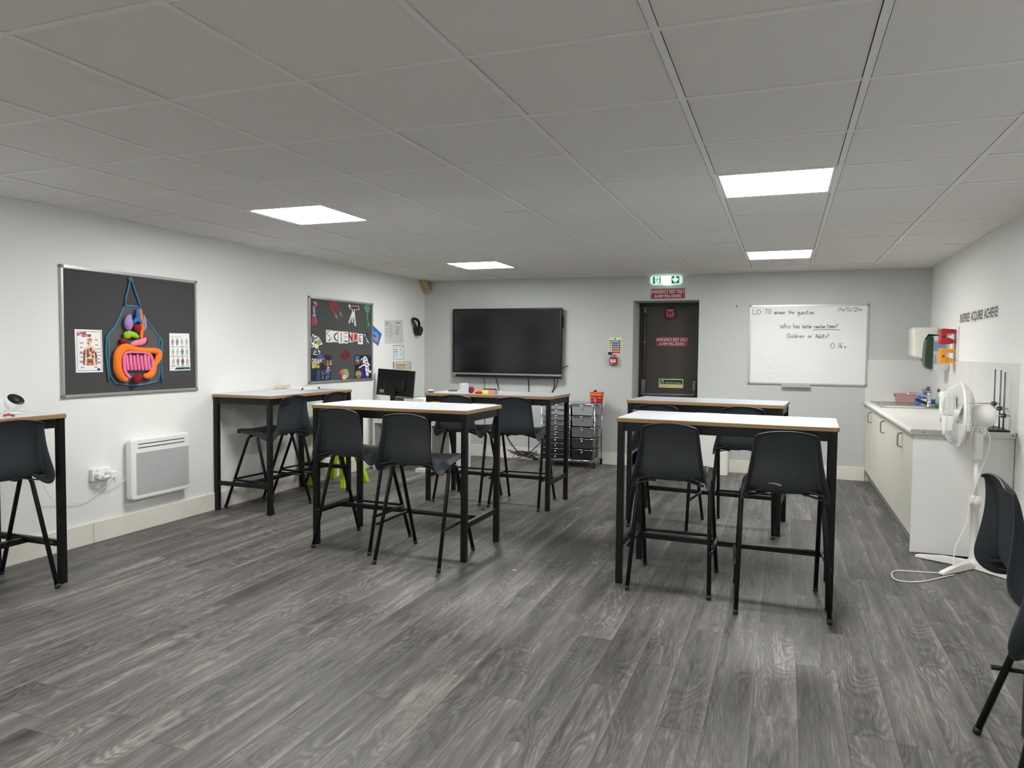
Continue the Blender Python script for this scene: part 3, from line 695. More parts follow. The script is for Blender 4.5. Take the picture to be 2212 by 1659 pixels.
e, g, dd = sheet(Z2(bez([(1060,1240),(1130,1205),(1200,1205),(1265,1245),(1300,1340),(1280,1440),(1230,1480),(1160,1525),(1095,1480),(1030,1450),(1005,1370),(1030,1290)], 3)), D0, FL, 'brain_cutout', 'brain cut-out in coloured segments at the bottom edge of the science board', 'cut-out', (200,96,110), .0016)
inks(e, g, dd, [((122,178,92), Z2(bez([(1160,1220),(1225,1205),(1270,1260),(1260,1340),(1190,1370),(1140,1310)], 3))), ((70,54,126), Z2(bez([(1045,1330),(1085,1390),(1085,1460),(1030,1450),(1008,1370)], 3))), ((226,196,104), Z2(bez([(1110,1420),(1160,1370),(1220,1400),(1235,1460),(1165,1522),(1100,1480)], 3))), ((110,164,208), Z2(bez([(1262,1330),(1295,1330),(1285,1430),(1240,1450),(1235,1390)], 3)))], 'picture')
# space posters
e, g, dd = sheet(Z2([(148,788),(778,790),(775,1528),(160,1568)]), D0, FL, 'space_poster', 'dark DREAM BIG poster with an astronaut lit by a golden glow', 'poster', (18,22,44))
st = [((60,84,150), Z2(circ(460,830,95,60,18))), ((34,44,78), Z2([(390,1000),(780,980),(775,1520),(330,1540)])), ((44,70,120), Z2([(350,1250),(520,1230),(680,1320),(700,1525),(330,1540)]))]
for i in range(26):
    x_, y_ = random.uniform(600,765), random.uniform(940,1300); st.append((random.choice([(190,150,110),(226,180,140),(150,110,96),(120,130,150)]), Z2(circ(x_, y_, random.uniform(10,34), random.uniform(14,50), 8))))
st += [((30,28,38), Z2(bez([(555,872),(610,900),(640,960),(650,1060),(610,1200),(620,1500),(450,1520),(440,1220),(480,1060),(490,940)], 4))), ((120,54,44), Z2(circ(570,980,50,62,16))), ((168,84,60), Z2(circ(590,1090,48,60,14))), ((210,216,226), Z2([(500,930),(520,900),(560,880),(600,900),(560,892),(525,925)])), ((22,24,34), Z2(circ(560,1140,60,90,14)))]
for i in range(34):
    x_, y_ = random.uniform(400,700), random.uniform(1230,1490); w_ = random.uniform(4,16); st.append((random.choice([(170,190,220),(90,120,180),(226,232,240),(40,50,80)]), Z2([(x_, y_), (x_+w_, y_+4), (x_+w_*.6, y_+random.uniform(20,60)), (x_-w_*.5, y_+30)])))
inks(e, g, dd, st, 'picture')
writing(e, g, dd, [('DREAM', .062, *zm2(182, 1022), dict(sx=.86, bold=.0012))], (232,234,236)); writing(e, g, dd, [('BIG', .078, *zm2(190, 1172), dict(sx=1.05, bold=.003))], (226,204,120))
e, g, dd = sheet(Z2([(1478,785),(1962,795),(1966,1478),(1470,1490)]), D0, FL, 'space_poster', 'dark SKY IS THE LIMIT poster with a white astronaut and a brown planet', 'poster', (14,14,34))
st = [((40,30,110), Z2([(1640,1130),(1800,1140),(1860,1470),(1680,1485)])), ((150,132,96), Z2(circ(1585,1365,95,118,22))), ((112,90,58), Z2([(1500,1400),(1675,1400),(1660,1440),(1520,1445)])), ((180,160,120), Z2([(1500,1330),(1672,1325),(1672,1345),(1500,1350)])), ((40,56,60), Z2(circ(1900,830,40,36,12)))]
WH, DK = (218,220,226), (34,36,64)
st += [(WH, Z2(bez([(1740,835),(1800,830),(1850,900),(1870,1000),(1880,1090),(1850,1150),(1790,1140),(1740,1060),(1730,940)], 3))), (WH, Z2(circ(1700,950,52,72,18))), (DK, Z2(circ(1688,970,32,46,14))),
       (WH, Z2(bez([(1790,1100),(1740,1110),(1700,1120),(1650,1165),(1595,1185),(1600,1150),(1660,1110),(1730,1060)], 3))), (WH, Z2(bez([(1850,980),(1900,1040),(1925,1090),(1900,1110),(1865,1070)], 3))),
       (WH, Z2(bez([(1800,1130),(1870,1110),(1900,1180),(1910,1250),(1955,1240),(1962,1300),(1930,1330),(1880,1290),(1830,1220)], 3))), (WH, Z2(bez([(1790,1160),(1840,1230),(1880,1330),(1890,1380),(1860,1450),(1845,1400),(1800,1380),(1815,1310),(1790,1250)], 3)))]
for P in ([(1770,880),(1795,870),(1800,930),(1775,935)], [(1800,960),(1850,980),(1835,1020),(1795,1005)], [(1760,1010),(1785,1030),(1780,1070),(1755,1050)], [(1820,1050),(1860,1060),(1850,1100),(1815,1090)], [(1700,1085),(1725,1080),(1720,1100)], [(1850,1150),(1880,1160),(1875,1200),(1845,1190)], [(1830,1260),(1855,1270),(1850,1310)], [(1900,1200),(1915,1225),(1895,1235)], [(1690,905),(1720,895),(1735,915),(1700,925)], [(1640,1140),(1660,1128),(1655,1150)]):
    st.append((DK, Z2(P)))
inks(e, g, dd, st, 'picture')
writing(e, g, dd, [('SKY', .052, *zm2(1494, 910), dict(sx=.9, bold=.001))], (120,160,220)); writing(e, g, dd, [('IS THE', .026, *zm2(1494, 975), dict(bold=.001))], (220,222,226)); writing(e, g, dd, [('LIMIT', .048, *zm2(1492, 1060), dict(sx=.86, bold=.0008))], (212,104,50))
# blue card behind the board edge
zc_ = lambda x, y, d=.003: pL(640+x/6.143, 600+y/6.143, d)
e, g, dd = sheet([zc_(*p_) for p_ in [(975,600),(1010,622),(1135,745),(1088,905),(1005,835),(975,790)]], .001, FL, 'picture_card', 'blue card with a pink square, pinned askew right of the science board', 'card', (40,110,184), .002)
inks(e, g, dd, [((92,150,206), [zc_(*p_) for p_ in [(1010,690),(1100,760),(1085,870),(1010,800)]]), ((214,110,128), [zc_(*p_) for p_ in [(1048,780),(1088,800),(1078,850),(1040,838)]]), ((24,60,96), [zc_(*p_) for p_ in [(1022,750),(1060,778),(1056,792),(1018,768)]]), ((230,240,246), [zc_(*p_) for p_ in circ(1060,735,7,8,8)])], 'picture')
# papers by the corner
def paper(P, label, cols, d=.001, boxed=False):
    e, g, dd = sheet(P, d, FL, 'wall_notice', label, 'notice', (200,202,200) if not boxed else (220,223,228)); inks(e, g, dd, cols, 'print'); return e
zh = lambda x, y, d=.002: pL(820+x/13.827, 680+y/13.827, d)
ZH = lambda P: [zh(*p_) for p_ in P]
c_ = [((110,112,114), ZH(rect(172,218,290,240)))]
for (y0, y1) in ((262,285),(320,335),(415,430),(515,530),(625,638)): c_.append(((120,122,124), ZH(rect(182, y0, 255, y1))))
for y0 in range(265, 690, 15): c_.append(((168,170,172), ZH(rect(275, y0, 375+(y0*7) % 25, y0+7))))
paper(ZH([(140,150),(420,160),(435,862),(160,862)]), 'printed timetable sheet on the left wall, left one of the upper pair', c_)
c_ = [((70,72,74), ZH(rect(482,232,620,252)))]+[((110,112,112), ZH(rect(468, y0, 540+(y0*13) % 60, y0+14))) for y0 in (350,395,438,482,524,566)]
paper(ZH([(418,155),(682,160),(712,850),(432,855)]), 'printed sheet with one short list, right one of the upper pair', c_, .0015)
c_ = [((120,124,132), ZH([(405,905),(720,912),(728,1330),(418,1335)])), ((228,232,238), ZH([(418,925),(708,930),(716,1318),(430,1322)]))]
c_ += [((150,154,160), ZH(rect(460, 962, 535, 975))), ((150,154,160), ZH(rect(625, 965, 695, 978))), ((60,66,80), ZH(rect(440,1036,525,1052))), ((60,66,80), ZH(rect(595,1040,655,1055))), ((60,66,80), ZH(rect(445,1094,548,1112))), ((80,84,92), ZH(rect(598,1160,668,1174)))]
c_ += [((180,184,190), ZH(rect(448, y0, 545, y0+7))) for y0 in range(1135, 1260, 20)]+[((190,194,200), ZH(rect(615, y0, 700, y0+6))) for y0 in (1085,1105,1125,1200,1225,1250,1290)]
paper(ZH([(400,890),(725,895),(735,1340),(412,1345)]), 'blue-bordered notice sheet below the two timetable sheets', c_, .001, True)
c_ = [((206,200,150), ZH([(490,1460),(775,1465),(778,1640),(490,1640)]))]
for i in range(5): c_ += [((150,84,52), ZH(rect(497+57*i, 1482, 530+57*i, 1530))), ((110,50,38), ZH(circ(515+57*i, 1570, 16, 14, 8)))]
c_ += [((120,150,90), ZH(rect(500,1600,770,1615)))]+[((180,180,176), ZH(rect(815, y0, 905, y0+6))) for y0 in range(1450, 1640, 22)]+[((60,62,64), ZH([(398,1410),(420,1405),(425,1590),(405,1600)])), ((90,92,94), ZH([(918,1420),(932,1420),(936,1620),(925,1620)]))]
paper(ZH([(395,1385),(935,1385),(960,2250),(410,2250)]), 'notice with rows of orange pictures, half hidden behind the computer monitor', c_)

# visor headset hanging on hooks near the corner
e = empty('face_visor', FL(6.87, 1.63, .03), 0, 'black head strap visor hanging on the left wall by the far corner', 'headset')
iv = Matrix.Translation(-e.location); g = lambda u, v, d=0: iv @ FL(u, v, d)
cx, cy = 6.84, 1.69
ring = [g(cx+.085*math.cos(a)*.75-.055*math.sin(a)*.0+.03*math.sin(a)*-1, cy+.085*math.sin(a)+.02*math.cos(a)*-1, .045+.02*math.sin(a*2)) for a in [2*math.pi*k/20 for k in range(20)]]
MB().tube(ring, .017, 8, closed=True).build('head_strap', M_black, e)
MB().prism(bez([(cx-.02,cy-.03),(cx+.06,cy-.01),(cx+.115,cy-.05),(cx+.07,cy-.12),(cx+.02,cy-.13),(cx-.02,cy-.09)], 4), g, .02, .085).build('visor_body', M_black, e, bevel=.008)
MB().prism([(cx-.03,cy),(cx+.03,cy+.045),(cx+.045,cy+.02),(cx-.01,cy-.03)], g, .03, .035).build('lens', C(200,204,206), e)
h = empty('wall_hook', FL(6.985, 1.66, .0), 0, 'small curled wire hook beside the black visor, by the corner', 'hook'); iv2 = Matrix.Translation(-h.location); g2 = lambda u, v, d=0: iv2 @ FL(u, v, d)
MB().tube([g2(6.98,1.675,0), g2(6.98,1.675,.03), g2(7.0,1.68,.05), g2(7.03,1.71,.05), g2(7.04,1.75,.045)], .004, 6).build('wire', M_alu, h); MB().tube([g2(6.97,1.655,.03), g2(6.98,1.65,.05), g2(7.005,1.645,.05), g2(7.01,1.66,.045)], .004, 6).build('wire', M_alu, h)

# convector heater
e = empty('panel_heater', FL(2.70, .245, 0), 0, 'white electric convector heater on the left wall', 'heater')
iv = Matrix.Translation(-e.location); g = lambda u, v, d=0: iv @ FL(u, v, d)
y0, y1, z0, z1 = 2.425, 2.985, .248, .70
m = MB(); m.prism(rrect(y0, z0, y1, z1, .03), g, .02, .075); hb = m.build('casing', M_plas, e, bevel=.012)
MB().prism(rrect(y0+.03, z0+.02, y1-.03, z1-.02, .01), g, .0, .02).build('wall_bracket', M_plas, e)
gm = bpy.data.materials.new('perforated_grille'); gm.use_nodes = True; nt = gm.node_tree
tc = nt.nodes.new('ShaderNodeTexCoord'); vo = nt.nodes.new('ShaderNodeTexVoronoi'); vo.inputs['Scale'].default_value = 130; vo.inputs['Randomness'].default_value = 0
cr = nt.nodes.new('ShaderNodeValToRGB'); cr.color_ramp.elements[0].position = .28; cr.color_ramp.elements[0].color = rgb(92,94,97); cr.color_ramp.elements[1].position = .4; cr.color_ramp.elements[1].color = rgb(205,206,206)
nt.links.new(tc.outputs['Object'], vo.inputs['Vector']); nt.links.new(vo.outputs['Distance'], cr.inputs[0]); nt.links.new(cr.outputs[0], nt.nodes['Principled BSDF'].inputs['Base Color'])
MB().prism(rrect(y0+.045, z0+.035, y1-.02, z1-.105, .006), g, .075, .0768).build('grille', gm, e)
for z in (.648, .665, .622, .635): pass
for z in (.655, .628): MB().prism(rect(y0+.06, z, y1-.06, z+.006), g, .075, .0765).build('air_slot', M_dark, e)
# twin socket, plugs, leads
e = empty('wall_socket', FL(2.215, .433, 0), 0, 'white twin wall socket with two plugs, left of the heater', 'socket')
iv = Matrix.Translation(-e.location); g = lambda u, v, d=0: iv @ FL(u, v, d)
MB().prism(rrect(2.145, .433, 2.295, .52, .006), g, 0, .03).build('box', M_plas, e, bevel=.003)
for u in (2.185, 2.255): MB().prism(rect(u-.008, .497, u+.008, .512), g, .03, .033).build('switch', C(214,216,216), e)
e = empty('plug', FL(2.19, .445, .03), 0, 'white plug in the left half of the wall socket, thin flex to the left', 'plug'); iv = Matrix.Translation(-e.location); g = lambda u, v, d=0: iv @ FL(u, v, d)
MB().prism(rrect(2.165, .45, 2.212, .49, .008), g, .031, .062).build('plug_body', M_plas, e, bevel=.005)
MB().prism(rrect(2.195, .452, 2.245, .472, .004), g, .062, .08).build('connector', M_plas, e, bevel=.004)
lead = [FL(2.245,.462,.075), FL(2.275,.455,.08), FL(2.28,.43,.06), FL(2.22,.37,.03), FL(2.14,.32,.02), FL(2.05,.31,.02), FL(1.95,.33,.02), FL(1.86,.36,.03), FL(1.8,.42,.05), FL(1.72,.6,.05), FL(1.6,.85,.05), FL(1.5,.98,.08)]
tag(MB().tube(crom(lead, 6), .0022, 6).build('white_lead', M_plas), 'thin white cable sagging from the socket toward the left table', 'cable')
e = empty('plug_adaptor', FL(2.27, .44, .03), 0, 'square white plug in the right half of the wall socket', 'plug'); iv = Matrix.Translation(-e.location); g = lambda u, v, d=0: iv @ FL(u, v, d)
MB().prism(rrect(2.245, .445, 2.30, .495, .008), g, .031, .085).build('plug_body', M_plas, e, bevel=.006)
MB().tube(crom([g(2.285,.447,.07), g(2.30,.415,.06), g(2.34,.40,.04), g(2.40,.395,.02), g(2.44,.41,.015)], 6), .0035, 6).build('flex', M_plas, e)

# ================================================================ FAR WALL
F = FB
# dark wall screen
e = empty('wall_screen', FB(-3.545, 1.03, 0), 0, 'large black interactive screen on the grey wall', 'screen')
iv = Matrix.Translation(-e.location); g = lambda u, v, d=0: iv @ FB(u, v, d)
x0, x1, z0, z1 = -4.272, -2.802, 1.035, 1.909
MB().prism(rect(x0+.03, z0+.06, x1-.03, z1-.03), g, .035, .075).build('back_housing', M_black, e)
fr_ = MB(); 
for R_ in ((x0, z0+.05, x1, z0+.07), (x0, z1-.022, x1, z1), (x0, z0+.07, x0+.022, z1-.022), (x1-.022, z0+.07, x1, z1-.022)): fr_.prism(rect(*R_), g, .06, .104)
fr_.build('bezel', M_black, e, bevel=.003)
MB().prism(rect(x0+.02, z0+.068, x1-.02, z1-.02), g, .07, .098).build('display', mat('screen_glass', rgb(20,22,24), .16, var=.04, scale=3, spec=.5), e)
MB().prism(rect(x0, z0+.032, x1, z0+.052), g, .06, .108).build('silver_trim', mat('brushed_silver', rgb(165,168,168), .35, metal=.7), e)
MB().prism(rect(x0, z0, x1, z0+.032), g, .06, .106).build('speaker_bar', M_black, e, bevel=.003)
MB().prism(rect(x0, z0+.004, x0+.045, z0+.03), g, .106, .1075).build('port_panel', C(120,122,122), e)
for k in range(3): MB().prism(circ(-3.0+.03*k, z0+.018, .004, None, 8), g, .106, .1075).build('button', C(70,72,72), e)
MB().prism(rect(-4.0, 1.25, -3.1, 1.7), g, 0, .035).build('wall_bracket', M_dark, e)
for (R_) in ((x1, 1.66, x1+.012, 1.80),): MB().prism(rect(*R_), g, .04, .07).build('pen_holder', M_black, e)
MB().tube([g(x1-.005,1.16,.05), g(x1+.03,1.18,.04), g(x1+.065,1.20,.02)], .005, 6).build('side_hook', M_black, e)
# cables dropping from the screen
def cable(pts, r, label, m=M_black): return tag(MB().tube(crom(pts, 7), r, 6).build('cable', m), label, 'cable')
cable([FB(-3.85,1.04,.05), FB(-3.85,.9,.02), FB(-3.85,.5,.012), FB(-3.84,.05,.03), FB(-3.80,.01,.06)], .004, 'thin black cable dropping from the left part of the wall screen')
cable([FB(-3.69,1.04,.05), FB(-3.66,.9,.02), FB(-3.63,.75,.012), FB(-3.62,.5,.012), FB(-3.55,.3,.012), FB(-3.42,.13,.03), FB(-3.25,.05,.12), FB(-3.05,.04,.16)], .006, 'thick black cable curving down from the screen to the tangle on the floor')
cable([FB(-3.25,1.04,.05), FB(-3.25,.9,.012), FB(-3.25,.5,.012), FB(-3.24,.1,.02)], .006, 'straight black cable below the right-centre of the wall screen')
cable([FB(-2.90,1.04,.05), FB(-2.91,.95,.02), FB(-2.94,.85,.012), FB(-2.96,.7,.012), FB(-2.97,.45,.05), FB(-3.05,.25,.10), FB(-3.2,.10,.14), FB(-3.35,.06,.14)], .006, 'black cable from the right end of the screen into the floor tangle')
cable([FB(-2.85,1.045,.05), FB(-2.88,.95,.02), FB(-2.93,.88,.012), FB(-2.95,.8,.012), FB(-2.95,.3,.02), FB(-2.96,.05,.05)], .005, 'second black cable from the right corner of the screen', M_dark)
tn = [FB(-3.3+.17*math.cos(k*1.9)+.05*math.sin(k*2.7)+.05*(k % 3), .02+.10*abs(math.sin(k*1.31)), .13+.07*math.sin(k*2.3)) for k in range(22)]
tag(MB().tube(crom(tn, 6), .004, 6).build('cable_tangle', M_black), 'tangle of black cables on the floor beside the drawer trolley', 'cable')
tag(MB().tube([FB(-3.12,.03,.17), FB(-3.06,.035,.18)], .012, 8).build('cable_connector', M_black), 'small black plug end lying at the cable tangle', 'plug')

# exit light
e = empty('exit_light', FB(-1.552, 2.155, 0), 0, 'lit green exit sign with running figure above the emergency door', 'sign')
iv = Matrix.Translation(-e.location); g = lambda u, v, d=0: iv @ FB(u, v, d)
a, b, c, d_ = -1.737, 2.165, -1.368, 2.272
MB().prism([(a+.03,b),(c-.03,b),(c,b+.022),(c,d_-.018),(c-.02,d_),(a+.02,d_),(a,d_-.018),(a,b+.022)], g, 0, .05).build('housing', mat('exit_housing', rgb(225,245,240), .4, emit=.6), e)
M_exg = mat('exit_green', rgb(0,120,62), .4, emit=.7); M_exw = mat('exit_white', rgb(225,255,248), .4, emit=1.2)
MB().prism(rect(a+.125, b+.006, c-.12, d_-.006), g, .0505, .052).build('diffuser', M_exw, e)
MB().prism(rect(a+.034, b+.010, a+.125, d_-.012), g, .0505, .052).build('running_figure_panel', M_exg, e)
MB().prism(rect(c-.122, b+.012, c-.030, d_-.010), g, .0505, .052).build('arrow_panel', M_exg, e)
ar = (c-.122+c-.030)/2
m = MB(); m.prism([(ar,b+.022),(ar+.034,b+.056),(ar+.030,b+.074),(ar+.010,b+.060),(ar+.010,d_-.016),(ar-.010,d_-.016),(ar-.010,b+.060),(ar-.030,b+.074),(ar-.034,b+.056)], g, .052, .0535); m.build('arrow', M_exw, e)
rx = a+.048
m = MB(); m.prism(rect(rx+.010, b+.014, rx+.062, d_-.016), g, .052, .053); m.build('doorway_symbol', M_exw, e)
m = MB(); m.prism(circ(rx+.044, d_-.026, .006, None, 10), g, .053, .054)
for P in ([(rx+.036,d_-.034),(rx+.028,b+.046)], [(rx+.036,d_-.034),(rx+.052,d_-.05),(rx+.058,d_-.042)], [(rx+.036,d_-.034),(rx+.018,d_-.040),(rx+.016,d_-.052)], [(rx+.028,b+.046),(rx+.044,b+.034),(rx+.05,b+.016)], [(rx+.028,b+.046),(rx+.02,b+.030),(rx+.002,b+.028)]): ribbon(m, P, .008, g, .053, .054)
m.build('running_figure', M_exg, e)
for k in range(6): MB().prism(circ(-1.575+.018*k, b-.006, .0035, None, 8), g, .02, .045).build('indicator', M_exw, e)

def red_sign(fr, u0, v0, u1, v1, label, d=0.0, worn=False):
    e = empty('emergency_exit_sign', fr((u0+u1)/2, v0, d), 0, label, 'sign'); iv = Matrix.Translation(-e.location); g = lambda u, v, dd=0: iv @ fr(u, v, dd)
    MB().prism(rect(u0, v0, u1, v1), g, d, d+.003).build('plate', C(134,24,44), e)
    m = MB(); t = .004
    for R_ in ((u0+.012, v0+.010, u1-.012, v0+.010+t*.7), (u0+.012, v1-.010-t*.7, u1-.012, v1-.010), (u0+.012, v0+.010, u0+.012+t*.7, v1-.010), (u1-.012-t*.7, v0+.010, u1-.012, v1-.010)): m.prism(rect(*R_), g, d+.003, d+.0036)
    m.build('border', C(214,170,180), e)
    w = (u1-u0); hh = v1-v0; cx = (u0+u1)/2
    writing(e, g, d+.003, [('EMERGENCY EXIT ONLY', hh*.44, cx, v0+hh*.54, dict(align='CENTER', sx=w/.39*.66*(.12/hh), bold=.0009)), ('ALARM WILL SOUND', hh*.38, cx, v0+hh*.16, dict(align='CENTER', sx=w/.39*.72*(.12/hh), bold=.0008))], (228,212,214))
    if worn:
        m = MB()
        for k in range(26): 
            uu, vv = random.uniform(u0, u1), random.choice([v0+.006, v1-.006, v0+.02, v0+.055])+random.uniform(-.006, .006)
            m.prism(circ(uu, vv, random.uniform(.001,.004), random.uniform(.001,.003), 6), g, d+.003, d+.0038)
        m.build('scuffs', C(206,180,184), e)
    return e
red_sign(FB, -1.732, 2.004, -1.337, 2.122, 'red EMERGENCY EXIT ONLY sign on the wall above the door')
YD = -.42          # depth of the door leaf behind the wall face
def pD(x, y): q_ = pxw(x, y, 1, YB+.42); return (q_.x, q_.z)
q0, q1 = pD(1417, 748), pD(1486, 728)
red_sign(FB, q0[0], q0[1], q1[0], q1[1], 'worn red EMERGENCY EXIT ONLY sign stuck on the brown door', YD, True)
# push bar sign
q0, q1 = pD(1423, 837), pD(1476, 819)
e = empty('push_bar_sign', FB((q0[0]+q1[0])/2, q0[1], YD), 0, 'green and cream Push bar to open sign low on the brown door', 'sign'); iv = Matrix.Translation(-e.location); g = lambda u, v, dd=0: iv @ FB(u, v, dd)
u0, v0, u1, v1 = q0[0], q0[1], q1[0], q1[1]
MB().prism(rect(u0, v0, u1, v1), g, YD, YD+.003).build('plate', C(208,206,150), e)
MB().prism(rect(u0+.012, v0+.045, u0+.05, v1-.012), g, YD+.003, YD+.0036).build('symbol_panel', C(8,52,36), e); MB().prism(rect(u0+.058, v0+.045, u1-.010, v1-.012), g, YD+.003, YD+.0036).build('text_panel', C(8,52,36), e)
m = MB(); ribbon(m, [(u0+.022, v0+.055),(u0+.03,v0+.068),(u0+.042, v1-.022)], .012, g, YD+.0036, YD+.0042); m.build('hand_symbol', C(200,210,170), e)
writing(e, g, YD+.003, [('Push bar to open', .026, (u0+.064+u1-.010)/2, v0+.056, dict(align='CENTER', bold=.0004, sx=1.05))], (196,214,180))
# stop alarm
q0 = pD(1448.5, 678); r = .068
e = empty('door_alarm', FB(q0[0], q0[1]-r, YD), 0, 'round dark red STOP alarm near the top of the brown door', 'alarm'); iv = Matrix.Translation(-e.location); g = lambda u, v, dd=0: iv @ FB(u, v, dd)
MB().prism(circ(q0[0], q0[1], r, None, 32), g, YD, YD+.035).build('body', C(112,16,28), e, bevel=.006)
MB().prism(rect(q0[0]-.03, q0[1]+r-.012, q0[0]+.03, q0[1]+r+.012), g, YD, YD+.03).build('mount', C(90,14,24), e)
writing(e, g, YD+.035, [('STOP', .032, q0[0], q0[1]+.030, dict(align='CENTER', bold=.0006))], (206,178,180))
m = MB()
for R_ in ((-.038,-.034,-.032,-.004),(.034,-.034,.040,-.004),(-.03,-.016,.034,-.012),(-.042,.004,-.028,.012),(.028,.004,.042,.014)): m.prism(rect(q0[0]+R_[0], q0[1]+R_[1], q0[0]+R_[2], q0[1]+R_[3]), g, YD+.035, YD+.0362)
m.prism(circ(q0[0]+.002, q0[1]-.032, .008, None, 10), g, YD+.035, YD+.0364); m.build('legend', C(196,166,168), e)
# fire action notice + call point
zf = lambda x, y, d=0: pB(1300+x/20.74, 720+y/20.74, d)
ZF = lambda P: [zf(*p_) for p_ in P]
e, g, dd = sheet(ZF([(322,185),(865,182),(855,912),(312,910)]), .0005, FB, 'fire_action_notice', 'cream fire action notice with blue and red bands above the red call point', 'notice', (222,222,184))
it = [((20,36,84), ZF(rect(348,312,838,368))), ((20,30,40), ZF(circ(595,245,38,40,16)))]
for y0, cc in ((395,(28,54,140)),(500,(28,54,140)),(600,(70,110,130))): it += [(cc, ZF(rect(450, y0, 722, y0+82))), ((14,24,40), ZF(circ(382, y0+42, 36, 38, 14)))]
it += [((120,50,56), ZF(rect(745,395,832,478))), ((16,70,56), ZF(rect(745,500,832,582))), ((16,78,56), ZF(rect(745,600,832,682))), ((168,22,34), ZF(rect(440,708,832,785))), ((168,22,34), ZF(rect(440,815,832,892))), ((190,150,90), ZF(circ(372,748,36,36,12))), ((30,22,26), ZF(circ(372,856,34,34,12)))]
inks(e, g, dd, it, 'bands')
mk = MB()
for cy_ in (240,436,541,641): mk.prism(ZF(rect(375 if cy_ != 240 else 588, cy_-22, 388 if cy_ != 240 else 601, cy_+8)), g, dd+.0008, dd+.0012); mk.prism(ZF(circ(381 if cy_ != 240 else 594, cy_+20, 6, None, 6)), g, dd+.0008, dd+.0012)
mk.build('exclamation_marks', C(226,228,224), e)
writing(e, g, dd, [('Fire action', .017, *zf(440, 358), dict(bold=.0004, sx=1.1))], (214,220,230))
m = MB()
for (xx, yy, ww, n_) in ((480,425,200,2),(480,530,200,2),(470,635,230,2),(470,748,300,1),(540,855,230,1)):
    for k in range(n_): m.prism(ZF(rect(xx, yy+k*22, xx+ww-k*40, yy+k*22+6)), g, dd+.0008, dd+.0011)
m.build('small_print', C(170,180,206), e)
q0 = zf(370, 1420); q1 = zf(700, 1080)
e = empty('fire_call_point', FB((q0[0]+q1[0])/2, q0[1], 0), 0, 'red fire alarm call point with keys hanging above it', 'alarm'); iv = Matrix.Translation(-e.location); g = lambda u, v, dd=0: iv @ FB(u, v, dd)
MB().prism(rrect(q0[0], q0[1]+.003, q1[0], q1[1], .006), g, 0, .05).build('box', C(150,32,40), e, bevel=.005)
MB().prism(rect(q0[0]+.014, q0[1]+.035, q1[0]-.012, q0[1]+.072), g, .05, .0515).build('glass', C(226,222,222), e)
MB().prism(rect(q0[0]+.028, q0[1]+.048, q1[0]-.026, q0[1]+.057), g, .0515, .052).build('print', C(90,100,104), e)
MB().prism(rect(q0[0]+.014, q0[1]+.014, q0[0]+.045, q0[1]+.024), g, .05, .0515).build('logo_strip', C(220,160,166), e); MB().prism(rrect(q0[0]+.035, q1[1]-.03, q0[0]+.06, q1[1]-.022, .003), g, .05, .0515).build('arrow_mark', C(228,220,222), e)
cxx = (q0[0]+q1[0])/2; zz = q1[1]
for (dx, dz, cc, rr_, lb) in ((-.025,.045,(40,26,60),.016,'dark purple key tag hanging over the red call point'),(-.012,.02,(110,150,168),.018,'pale blue key tag hanging over the red call point'),(.018,.018,(190,92,48),.018,'orange key tag hanging over the red call point'),(-.045,.048,(16,14,18),.014,'black key ring toggle over the red call point')):
    k_ = MB().prism(circ(cxx+dx, zz+dz, rr_, rr_*1.3, 14), F, .05+.004*random.random(), .062); tag(k_.build('key_tag', C(*cc), None, bevel=.002), lb, 'key tag')
tag(MB().prism(circ(-.754, 1.903, .008, None, 10), F, 0, .012).build('wall_screw', M_dark), 'tiny dark screw in the grey wall left of the whiteboard', 'screw')

